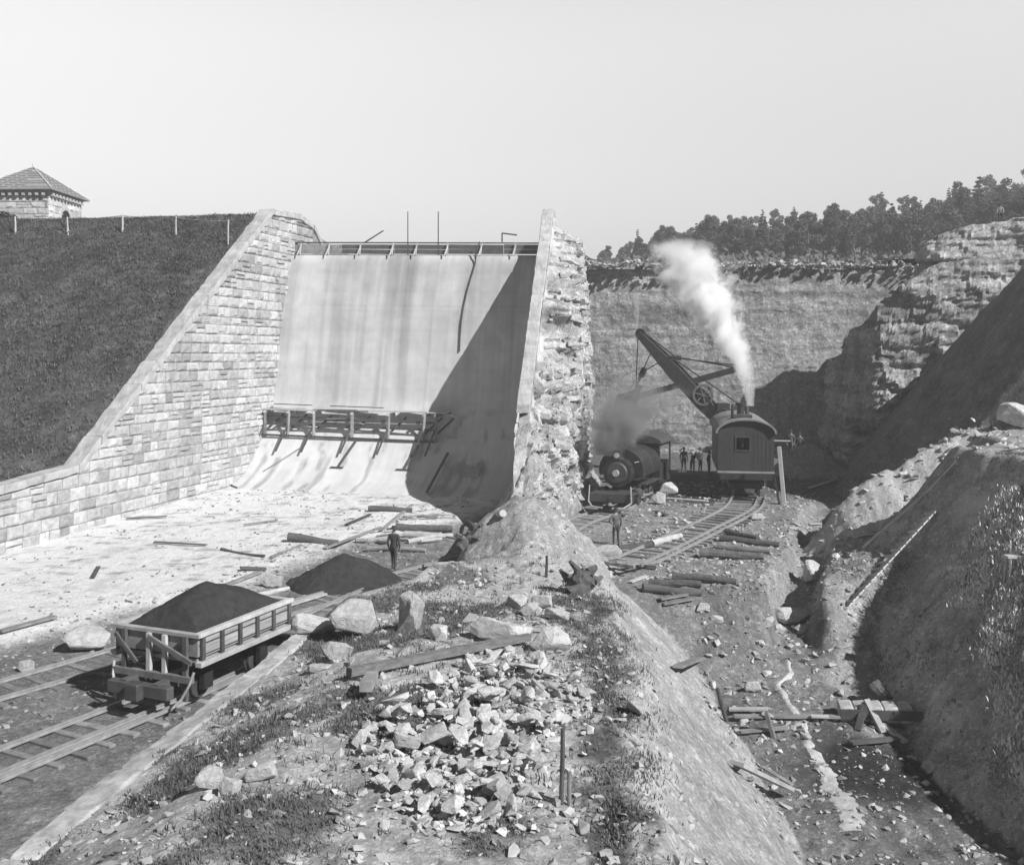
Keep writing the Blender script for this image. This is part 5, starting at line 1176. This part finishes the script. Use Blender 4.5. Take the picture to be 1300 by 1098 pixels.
# ================================================================= TIMBER
def lay(u0, v0, u1, v1, r, m, label, name='log', cat='log', group=None, sq=False, lift=.0, y0=12, taper=.8, seed=0):
    a, b = GP(u0, v0, y0, 88), GP(u1, v1, y0, 88); a.z += r*.7+lift; b.z += r*.7+lift; mb = MB()
    mid = (a+b)/2; g = hz(mid.x, mid.y)+r*.6
    if mid.z < g: a.z += g-mid.z; b.z += g-mid.z
    if sq: mb.beam(a, b, r*2, r*(1.4 if sq is True else sq))
    else: mb.log(a, b, r, r*taper, int(u0)+seed, 10, 7)
    return one(name, mb, M[m], label, cat, group)
T = [(468, 649, 523, 650, .17, 'darkwood', 'dark log farthest back of the driftwood on the apron edge', 0), (483, 676, 523, 642, .10, 'wood', 'plank sloping up over the far driftwood', 1),
     (412, 698, 483, 671, .10, 'wood', 'long plank running left from the driftwood tangle', 1), (366, 688, 429, 696, .2, 'darkwood', 'thick dark log at the left end of the driftwood', 0),
     (502, 672, 574, 676, .2, 'bark', 'thick trunk behind the two pale trunks near the standing figure', 0), (513, 683, 561, 683, .19, 'greywood', 'pale trunk right of the dark standing figure', 0),
     (517, 690, 574, 681, .13, 'greywood', 'pale trunk lying askew in front of the other pale trunk', 0), (466, 700, 540, 701, .12, 'wood', 'thin log nearest the soil heap', 0),
     (600, 671, 639, 661, .18, 'palewood', 'pale trunk lying against the foot of the earth mound', 0), (344, 710, 381, 693, .07, 'wood', 'thin pole above the planks by the white block', 0),
     (280, 699, 336, 708, .07, 'darkwood', 'thin curved dark branch alone on the pale apron', 0), (305, 725, 338, 726, .14, 'darkwood', 'short dark plank above the white block', 1),
     (280, 748, 331, 728, .12, 'wood', 'plank left of the white block', 1), (321, 762, 366, 750, .10, 'greywood', 'short pole between the white block and the track', 0),
     (366, 771, 412, 757, .14, 'palewood', 'pale plank on the far side of the long track beyond the dump car', 1),
     (921, 678, 962, 689, .17, 'bark', 'uppermost of the four logs beside the bench track', 0), (914, 687, 989, 694, .17, 'bark', 'second from the top of the four logs beside the bench track', 0),
     (911, 696, 978, 704, .16, 'wood', 'third from the top of the four logs beside the bench track', 0), (888, 708, 969, 710, .22, 'bark', 'thickest and nearest of the four logs beside the bench track', 0),
     (854, 736, 935, 741, .16, 'bark', 'long log lying behind two others at the front of the bench', 0), (824, 743, 890, 746, .16, 'bark', 'middle log of the three at the front of the bench', 0),
     (816, 751, 890, 756, .17, 'darkwood', 'nearest dark log of the three at the front of the bench', 0), (838, 764, 872, 758, .12, 'wood', 'left plank of the small stack at the bench edge', 1),
     (842, 770, 880, 763, .12, 'wood', 'right plank of the small stack at the bench edge', 1), (800, 741, 821, 733, .1, 'palewood', 'short pale plank at the near end of the bench track', 1),
     (827, 695, 863, 683, .18, 'greywood', 'pale log along the left side of the bench track', 0), (785, 700, 827, 695, .18, 'darkwood', 'dark log touching the pale log left of the bench track', 0),
     (846, 634, 899, 638, .12, 'palewood', 'long pale plank between the locomotive and the shovel', 1), (831, 651, 846, 656, .14, 'darkwood', 'short dark timber below the locomotive cab', 1),
     (1026, 622, 1060, 611, .14, 'palewood', 'bright plank on the dark ground right of the shovel', 1), (1083, 684, 1114, 680, .12, 'palewood', 'pale board on the foot of the spoil ridge', 1),
     (1027, 667, 1042, 666, .1, 'palewood', 'short white board across the drain ditch', 1)]
for u0, v0, u1, v1, r, m, lab, s in T: lay(u0, v0, u1, v1, r, m, lab, 'plank' if s else 'log', 'plank' if s else 'log', None, (.5 if s else False))
M['beam'] = mat('beam', .17, .4, 4, .9, .5, 14, .02, stretch=(1, 1, 4))
lay(443, 864, 671, 818, .10, 'beam', 'long squared timber lying across the near bank above the stone heap', 'squared_timber', 'timber', sq=1.7, lift=.12)
lay(464, 891, 473, 875, .12, 'wood', 'short weathered timber stub standing in the weeds', 'timber_stub', 'timber', sq=1.6, lift=.2)
def upright(u, v, h, w, m, label, name='post', cat='post', lean=(0, 0), rnd=True, group=None, y0=11):
    p = GP(u, v, y0, 88); p.z -= .15; mb = MB(); q = p+Vector((lean[0], lean[1], h+.15))
    if rnd: mb.log(p, q, w/2, w/2*.9, int(u), 8, 4)
    else: mb.beam(p, q, w, w*.55)
    return one(name, mb, M[m], label, cat, group)
upright(714, 1020, 1.15, .075, 'darkwood', 'taller of two thin dark stakes at the bottom edge of the near bank')
upright(723, 1022, .5, .07, 'wood', 'shorter of two thin stakes at the bottom edge of the near bank')
upright(694, 733, .75, .10, 'darkwood', 'short dark stake in the side of the earth mound')
upright(996, 641, 3.3, .36, 'palewood', 'tall pale plank post leaning beside the steam shovel', lean=(-.28, .1), rnd=False)
upright(990, 640, 1.6, .12, 'wood', 'thin post just left of the pale plank post', lean=(-.3, .0))
lay(860, 857, 889, 844, .14, 'wood', 'dark plank jutting from the slope into the trench', 'plank', 'plank', sq=.6, lift=.15)
a, b = GP(1096, 706, 12, 88), GP(1216, 590, 12, 88); one('long_pole', MB().log(a+Vector((0, 0, .3)), b+Vector((0, 0, .25)), .07, .06, 4, 7, 6), M['darkwood'], 'long thin dark pole lying up the edge of the shaded bank', 'pole')
a, b = GP(1236, 582, 12, 88), GP(1312, 570, 12, 88); one('cable', MB().path([a+Vector((0, 0, .12)), (a+b)/2+Vector((0, 0, .1)), b+Vector((0, 0, .1))], .04, 6), M['darkwood'], 'dark cable across the lit plateau at the right edge', 'cable')
# cleated climbing board
a, b = GP(1078, 772, 12, 60), GP(1188, 652, 12, 60); c = thing('cleated_board', 'long narrow climbing board with cleats lying up the shaded bank', 'ladder', tuple(a)); d = (b-a); nn = Vector((-.7, 0, .7))
MB().beam(a+nn*.12, b+nn*.12, .28, .06, nn).build('board', M['palewood'], c, world=True)
sd_ = d.normalized().cross(nn).normalized()
for k in range(15): p = a+d*((k+.5)/15)+nn*.19; MB().beam(p-sd_*.32, p+sd_*.32, .09, .07, nn).build('cleat', M['greywood'], c, world=True)
# stump with roots
def stump(u, v, s, label, seed, up=True):
    p = GP(u, v, 12, 70); t = thing('root_stump', label, 'tree stump', tuple(p)); q = random.Random(seed)
    MB().log((-.25*s, 0, -.05), (.25*s, .1, .45*s), .32*s, .30*s, seed, 12, 5).build('bole', M['bark'], t)
    for k in range(9):
        a = -.3+k*.42+q.uniform(-.2, .2); l = s*q.uniform(.45, .85); e1 = Vector((math.cos(a)*l*.45, q.uniform(-.3, .3)*s, .3*s+abs(math.sin(a))*l*.45)); e2 = e1+Vector((math.cos(a+q.uniform(-.9, .9))*l*.35, q.uniform(-.3, .3), .25*l*q.uniform(-.4, 1.3)))
        mb = MB(); mb.log((0, 0, .2*s), e1, .17*s, .11*s, seed+k, 7, 4); mb.log(e1, e2, .11*s, .055*s, seed+k+20, 6, 4); mb.build('root', M['bark'], t)
stump(738, 752, 1.15, 'dark upturned root stump on top of the near bank beside the track end', 3)
stump(592, 694, .9, 'dark tangled root stump at the left foot of the earth mound', 8)

# ---- timber and stone box in the trench
bx = thing('trench_sump', 'low stone and timber box with boards across the trench floor', 'sump', tuple(GP(1110, 912, 20, 50))); p0, p1 = GP(1066, 913, 20, 50), GP(1160, 906, 20, 50); p1.z = p0.z+.1
for k in range(5):
    a = p0.lerp(p1, k/5); b = p0.lerp(p1, (k+.97)/5); MB().beam(a+Vector((0, .1, .22)), b+Vector((0, .1, .26)), .75, .5).build('stone_block', M['palestone'], bx, world=True, bevel=.05)
MB().beam(p0+Vector((-.1, -.4, .32)), p1+Vector((.1, -.45, .3)), .07, .3).build('front_board', M['darkwood'], bx, world=True)
MB().beam(p1+Vector((.15, .4, .2)), p1+Vector((.4, -1.0, .1)), .07, .6).build('side_board', M['wood'], bx, world=True)
MB().beam(p0+Vector((.75, -.3, .75)), p0+Vector((1.05, -1.0, -.05)), .22, .08).build('strut', M['greywood'], bx, world=True)
MB().beam(p0+Vector((.7, -.35, .65)), p0+Vector((.25, -.95, .0)), .2, .08).build('strut', M['darkwood'], bx, world=True)
p = GP(1116, 900, 20, 50); one('short_log', MB().log(p+Vector((-.15, .2, .75)), p+Vector((.2, -.25, .3)), .26, .24, 9, 10, 4), M['bark'], 'short thick dark log standing aslant on the stone box in the trench', 'log')
for u0, v0, u1, v1, r, m, lab in [(926, 908, 975, 908, .12, 'palewood', 'pale plank left of the rivulet above the long cross board'), (932, 917, 1066, 918, .12, 'wood', 'long cross board spanning the trench floor to the stone box'),
                                  (935, 982, 1000, 1012, .2, 'greywood', 'wide board slanting down at the bottom of the trench'), (968, 980, 1006, 1004, .07, 'wood', 'thin batten beside the wide board at the bottom of the trench'), (1030, 917, 1052, 917, .1, 'palewood', 'short white plank beside the rivulet')]:
    lay(u0, v0, u1, v1, r, m, lab, 'plank', 'plank', sq=.5, lift=.12)
upright(924, 916, 1.0, .14, 'darkwood', 'dark stake leaning at the left foot of the trench slope', lean=(-.3, .2)); upright(984, 936, .75, .2, 'wood', 'short board upright left of the rivulet', lean=(-.25, .1), rnd=False)
for u0, v0, u1, v1, r, m, lab in [(940, 935, 1000, 930, .1, 'wood', 'short sleeper left of the rivulet just below the cross board'), (1080, 950, 1140, 944, .12, 'darkwood', 'dark timber on the trench floor below the stone box'), (1120, 925, 1150, 948, .1, 'greywood', 'pale broken plank on the trench floor below the stone box')]:
    lay(u0, v0, u1, v1, r, m, lab, 'plank', 'plank', sq=.6, lift=.08)
for u0, v0, u1, v1, r, m, lab in [(196, 690, 262, 694, .08, 'darkwood', 'thin dark stick alone on the apron below the stone side wall'), (160, 660, 212, 657, .07, 'darkwood', 'thin dark stick at the very foot of the stone side wall'), (310, 668, 352, 662, .07, 'wood', 'short stick on the middle of the pale apron'), (225, 770, 300, 748, .1, 'wood', 'long plank lying behind the dump car load'), (0, 806, 70, 787, .12, 'wood', 'plank at the left edge along the boundary of the pale apron'), (440, 668, 470, 655, .09, 'darkwood', 'short dark plank above the driftwood tangle'), (118, 735, 125, 722, .08, 'darkwood', 'tiny dark stick standing off alone on the white apron')]:
    lay(u0, v0, u1, v1, r, m, lab, 'plank', 'plank', sq=.6, lift=.03)
# rivulet
rv = [(998, 838), (1005, 854), (986, 871), (998, 887), (1013, 914), (1024, 940), (1037, 962), (1050, 980), (1066, 1008), (1088, 1060)]
wd = [.1, .16, .2, .17, .22, .24, .3, .36, .45, .6]; mb = MB(); pr_ = [GP(u, v, 18, 50) for u, v in rv]; fine = []
for i in range(len(pr_)-1):
    for j in range(10): t = j/10; fine.append((pr_[i].lerp(pr_[i+1], t), wd[i]+(wd[i+1]-wd[i])*t))
for i, (p, w_) in enumerate(fine):
    e0, e1 = [float(.75+.55*fbm(np.array([i*.45]), np.array([k_*9.]), 3, 4)[0]) for k_ in (1, 2)]; cx_ = p.x+.04*math.sin(i*.55)
    for s in range(5): x = cx_+(s-2)/2*w_*(e0 if s < 2 else e1)*.85; mb.v.append((x, p.y, hz(x, p.y)+(.022 if 0 < s < 4 else -.01)))
for i in range(len(fine)-1):
    for s in range(4): mb.f.append((5*i+s, 5*i+s+1, 5*i+s+6, 5*i+s+5)); mb.a.append(1)
M['water'] = mat('water', .48, .35, 5, .45, .3, 20, .02, spec=.5); props(mb.build('rivulet', M['water'], smooth=True), kind='structure')
# small trestle at the right edge
p = GP(1292, 726, 15, 45); t = thing('trestle', 'small pale wooden trestle at the right edge on the weedy bank', 'trestle', tuple(p))
MB().box((0, 0, .5), (.8, .35, .07)).build('top_board', M['palewood'], t)
for x in (-.3, .3): 
    for y in (-.12, .12): MB().beam((x*1.2, y*1.6, -.4), (x, y, .48), .06, .06).build('leg', M['palewood'], t)

M['grasslight'] = mat('grasslight', .12, .5, .6, .95, 0, spec=.1)
# ================================================================= WEEDS
def tufts(name, label, pts, m, hmin, hmax, seed, blades=7, wd=.02, spread=.12, kind='stuff'):
    q = np.random.RandomState(seed); P_ = np.array(pts); n = len(P_)
    N_ = n*blades; base = np.repeat(P_, blades, 0)+np.stack([q.normal(0, spread, N_), q.normal(0, spread, N_), np.full(N_, -.03)], 1)
    ang = q.uniform(0, 6.283, N_); h = q.uniform(hmin, hmax, N_); ln = q.uniform(.2, .75, N_)*h; w_ = wd*q.uniform(.6, 1.4, N_)
    dx, dy = np.cos(ang), np.sin(ang); px, py = -dy*w_, dx*w_
    v = np.zeros((N_, 5, 3))
    v[:, 0] = base-np.stack([px, py, 0*px], 1); v[:, 1] = base+np.stack([px, py, 0*px], 1)
    mid = base+np.stack([dx*ln*.35, dy*ln*.35, h*.6], 1); v[:, 2] = mid+np.stack([px, py, 0*px], 1)*.8; v[:, 3] = mid-np.stack([px, py, 0*px], 1)*.8
    v[:, 4] = base+np.stack([dx*ln, dy*ln, h], 1)
    k = np.arange(N_)*5; f = [(a, a+1, a+2, a+3) for a in k.tolist()]+[(a+3, a+2, a+4) for a in k.tolist()]
    me = bpy.data.meshes.new(name); me.from_pydata(v.reshape(-1, 3).tolist(), [], f); me.materials.append(m); o = bpy.data.objects.new(name, me); COL.objects.link(o)
    return props(o, label, None, kind=kind)
def gmask(X, Y): return fbm(X*.55+3, Y*.55, 4, 91)+.10*sm(-1, -5, X)-.25*sm(-2, 1.5, X)
def pts_g(n, x0, x1, y0, y1, cond):
    out = []; 
    while len(out) < n:
        X = rn.uniform(x0, x1, n); Y = rn.uniform(y0, y1, n); k = cond(X, Y)&(np.abs(X) < Y*.56); X, Y = X[k], Y[k]; out += list(zip(X, Y, H(X, Y)))
    return out[:n]
L_ = lambda Y: ip(Y, [10, 18, 29, 31, 37, 42], [-8.2, -6.9, -5.3, -4.9, -2, -1])
tufts('weeds', 'low weeds and grass on the near bank behind the kerb', pts_g(3600, -8, 3, 12.5, 33, lambda X, Y: (gmask(X, Y)+.12*fbm(X*3, Y*3, 2, 5) > .06) & (X > L_(Y)) & (X < 2.5)), M['weed'], .03, .13, 1, 9, .011, .16)
tufts('weeds', 'scrubby dark weeds along the right edge of the near bank', pts_g(1100, 1, 4, 12.5, 33.5, lambda X, Y: np.abs(X-ip(Y, [12, 20, 26, 30, 34], [2.0, 2.5, 2.8, 3.0, 3.0])+.55+.5*fbm(X*.8, Y*.8, 3, 4)) < .5+.9*fbm(X*1.3, Y*1.3, 3, 14)), M['weed'], .03, .11, 2, 10, .011, .2)
tufts('weeds', 'sparse tufts over the trampled near bank', pts_g(420, -5, 2, 14, 37, lambda X, Y: X > L_(Y)), M['weed'], .06, .2, 3, 9, .012, .08)
tufts('weeds', 'pale leafy weeds on the shaded right bank', pts_g(4200, 12, 19.5, 21, 36.5, lambda X, Y: (np.abs(X-15.9-.25*(Y-30)+.9*fbm(X*.5, Y*.5, 3, 6)) < 1.3) & (fbm(X*1.2, Y*1.2, 3, 8) > -.1)), M['paleweed'], .04, .2, 4, 5, .022, .2)
tufts('weeds', 'dry dark grass over the shaded right bank', pts_g(2200, 12.5, 22, 18, 41, lambda X, Y: (X > 13.1) & (fbm(X*.8, Y*.8, 3, 15) > .12)), M['weed'], .03, .12, 5, 5, .011, .2)
tufts('grass', 'short dark grass along the crest of the left embankment', pts_g(5000, -45, -16, 55, 78, lambda X, Y: X < wallx(Y)-1.5), M['grass'], .05, .16, 6, 6, .03, .2)

tufts('grass', 'coarse grass clumps over the dark embankment', pts_g(5200, -52, -16, 36, 76, lambda X, Y: X < wallx(Y)-1.2), M['grasslight'], .06, .22, 16, 6, .03, .18)
# ================================================================= PEOPLE
def person(label, loc, rz=0, pose='stand', m1='cloth2', m2='cloth', hat=True, h=1.75, group=None, tool=False):
    k = h/1.75; root = bpy.data.objects.new('person', None)
    J = {'pel': (0, 0, .95), 'sp': (0, .0, 1.15), 'ch': (0, 0, 1.36), 'nk': (0, 0, 1.49), 'hd': (0, -.02, 1.60), 'ht': (0, 0, 1.70), 'ns': (0, -.11, 1.60)}
    hipz = .92
    if pose == 'sit': J = {a: (x, y, z-.47) for a, (x, y, z) in J.items()}; hipz -= .47
    if pose == 'bend': 
        for a, y, z in (('sp', -.08, 1.12), ('ch', -.24, 1.26), ('nk', -.33, 1.36), ('hd', -.42, 1.43), ('ht', -.48, 1.51), ('ns', -.53, 1.40)): J[a] = (0, y, z)
    rad = {'pel': .145, 'sp': .13, 'ch': .16, 'nk': .058, 'hd': .095, 'ht': .08, 'ns': .02}
    E = [('pel', 'sp'), ('sp', 'ch'), ('ch', 'nk'), ('nk', 'hd'), ('hd', 'ht'), ('hd', 'ns')]
    for s, n in ((-1, 'l'), (1, 'r')):
        st = .0 if pose != 'walk' else s*.16
        sh = Vector(J['ch'])+Vector((s*.19, 0, .05)); J['sh'+n] = tuple(sh)
        if pose == 'sit': kn, an, to = (s*.12, -.42, hipz+.02), (s*.13, -.46, hipz-.40), (s*.14, -.62, hipz-.45)
        else: kn, an, to = (s*.11, -.02-st*.6, .50), (s*.13, .02-st, .09), (s*.16, -.16-st, .03)
        J['hip'+n] = (s*.10, 0, hipz-.04); J['kn'+n] = kn; J['an'+n] = an; J['to'+n] = to
        el = sh+Vector((s*.07, .05, -.29)); wr = el+Vector((s*-.02, -.10, -.25))
        if pose == 'hip' and s > 0: el = sh+Vector((.2, .08, -.24)); wr = el+Vector((-.17, -.08, -.12))
        if pose in ('bend', 'sit'): el = sh+Vector((s*.05, -.12, -.25)); wr = el+Vector((-s*.06, -.2, -.08))
        hn = wr+(wr-el).normalized()*.09; J['el'+n] = tuple(el); J['wr'+n] = tuple(wr); J['hn'+n] = tuple(hn)
        rad.update({'sh'+n: .075, 'el'+n: .05, 'wr'+n: .033, 'hn'+n: .032, 'hip'+n: .10, 'kn'+n: .065, 'an'+n: .045, 'to'+n: .035})
        E += [('ch', 'sh'+n), ('sh'+n, 'el'+n), ('el'+n, 'wr'+n), ('wr'+n, 'hn'+n), ('pel', 'hip'+n), ('hip'+n, 'kn'+n), ('kn'+n, 'an'+n), ('an'+n, 'to'+n)]
        dd = (hn-wr).normalized()
        for f in range(5):                            # fingers and thumb
            o_ = Vector(((f-1.5)*.0, (f-1.5)*.021, 0)) if f < 4 else Vector((0, -.05, 0)); l = (.06, .075, .07, .055, .035)[f]
            a = Vector(J['hn'+n] if f < 4 else wr+dd*.04)+o_+dd*.02; b = a+dd*l+Vector((-s*.018, 0, 0))
            J['f%s%d' % (n, f)] = tuple(a); J['g%s%d' % (n, f)] = tuple(b); rad['f%s%d' % (n, f)] = .011; rad['g%s%d' % (n, f)] = .008
            E += [('hn'+n if f < 4 else 'wr'+n, 'f%s%d' % (n, f)), ('f%s%d' % (n, f), 'g%s%d' % (n, f))]
    names = list(J); me = bpy.data.meshes.new('b'); me.from_pydata([J[a] for a in names], [(names.index(a), names.index(b)) for a, b in E], [])
    tmp = bpy.data.objects.new('b', me); COL.objects.link(tmp); sk = tmp.modifiers.new('s', 'SKIN'); 
    if not me.skin_vertices:
        pass
    for i, a in enumerate(names): v = me.skin_vertices[0].data[i]; v.radius = (rad[a], rad[a]*(.78 if a in ('ch', 'sp', 'pel') else 1)); v.use_root = (a == 'pel')
    ss_ = tmp.modifiers.new('u', 'SUBSURF'); ss_.levels = 1; ss_.render_levels = 1
    bpy.context.view_layer.update(); dg = bpy.context.evaluated_depsgraph_get(); out = bpy.data.meshes.new_from_object(tmp.evaluated_get(dg)); bpy.data.objects.remove(tmp)
    out.materials.clear()
    for q_ in (m1, m2, 'skin', 'darkwood'): out.materials.append(M[q_])
    hands = [Vector(J['hnl']), Vector(J['hnr'])]; feet = [Vector(J['tol']), Vector(J['tor']), Vector(J['anl']), Vector(J['anr'])]; hd = Vector(J['hd'])
    for p in out.polygons:
        c = p.center; mi = 0
        if (c-hd).length < .17 or c.z > J['nk'][2]+.02: mi = 2
        elif min((c-h_).length for h_ in hands) < .13: mi = 2
        elif min((c-f_).length for f_ in feet) < .12: mi = 3
        elif c.z < J['pel'][2]+.06 and min(abs(c.x-J['wr'+s][0])+abs(c.z-J['wr'+s][2])+abs(c.y-J['wr'+s][1]) for s in 'lr') > .16: mi = 1
        p.material_index = mi; p.use_smooth = True
    root = bpy.data.objects.new('person', out); COL.objects.link(root); root.location = loc; root.rotation_euler = (0, 0, rz); root.scale = (k, k, k); props(root, label, 'person', group)
    hv = Vector(J['ht'])
    if hat: MB().tube(hv+Vector((0, 0, -.03)), hv+Vector((0, 0, -.005)), .17, .16, 16).tube(hv+Vector((0, 0, -.01)), hv+Vector((0, 0, .10)), .10, .085, 14).build('hat', M['cloth'], root, smooth=False)
    else: MB().tube(hv+Vector((0, .015, -.07)), hv+Vector((0, .01, .03)), .098, .06, 12).build('hair', M['darkwood'], root, smooth=True)
    return root
def at(u, v, **k): return GP(u, v, 20, 89)
p = at(782, 693); person('man in dark trousers and hat standing on the track bench with his back half turned', tuple(p), R(200), 'hip')
p = at(500, 724); person('dark clothed figure standing between the soil heap and the driftwood', tuple(p), R(160), 'walk', 'cloth', 'cloth', h=1.8)
for k, (u, v, Y, ps, lab) in enumerate([(868, 0, 71, 'stand', 'leftmost of the dark clothed workmen left of the shovel cab'), (879, 0, 70, 'bend', 'stooping workman second from the left beside the shovel'), (889, 0, 71.5, 'stand', 'third from the left of the workmen beside the shovel'), (900, 0, 69.5, 'hip', 'workman standing nearest the left side of the shovel cab')]):
    X = (u-U0)/FPX*Y; person(lab, (X, Y, hz(X, Y)), R(20*k), ps, 'cloth', 'cloth', h=1.75)
for u, Y, ps, lab in ((1004, 68, 'walk', 'workman with pale hat just right of the shovel cab'), (1015, 70, 'stand', 'workman standing between the earth heap and the shovel')):
    X = (u-U0)/FPX*Y; person(lab, (X, Y, hz(X, Y)), R(-30), ps, 'cloth2', 'cloth')

bpy.context.view_layer.update()
dr = P(1277, 285, 10)-Vector((0, 0, CZ)); ok, ph, *_ = SC.ray_cast(bpy.context.evaluated_depsgraph_get(), Vector((0, 0, CZ)), dr.normalized())
if ok: person('man in pale shirt sitting on top of the right cliff before the wood', (ph.x, ph.y+.9, ph.z+.45), R(-20), 'sit', 'skin', 'cloth', h=1.75)
# tangle of small sticks among the driftwood
q = random.Random(44)
for k in range(22):
    u, v = q.uniform(395, 600), q.uniform(655, 706)
    if v > 700-(u-395)*.02 or v < 700-(u-380)*.35: continue
    a = q.uniform(-.6, .5); l = q.uniform(12, 34); lay(u, v, u+l*math.cos(a), v-l*.4*math.sin(a), q.uniform(.03, .09), q.choice(('wood', 'greywood', 'darkwood')), 'small loose stick in the driftwood tangle on the apron edge', 'stick', 'stick', 'small sticks of the driftwood tangle', lift=q.uniform(0, .3), seed=k)
# ================================================================= AIR
hz_ = MB().box((60, 225, 30), (700, 520, 74)); hm = bpy.data.materials.new('haze'); hm.use_nodes = True; t = hm.node_tree; t.nodes.remove(t.nodes['Principled BSDF'])
pv = t.nodes.new('ShaderNodeVolumePrincipled'); pv.inputs['Color'].default_value = (.95, .95, .95, 1); pv.inputs['Density'].default_value = .0010; t.links.new(pv.outputs[0], t.nodes['Material Output'].inputs['Volume'])
props(hz_.build('haze', hm), 'thin pale haze filling the air over the whole works', kind='stuff')
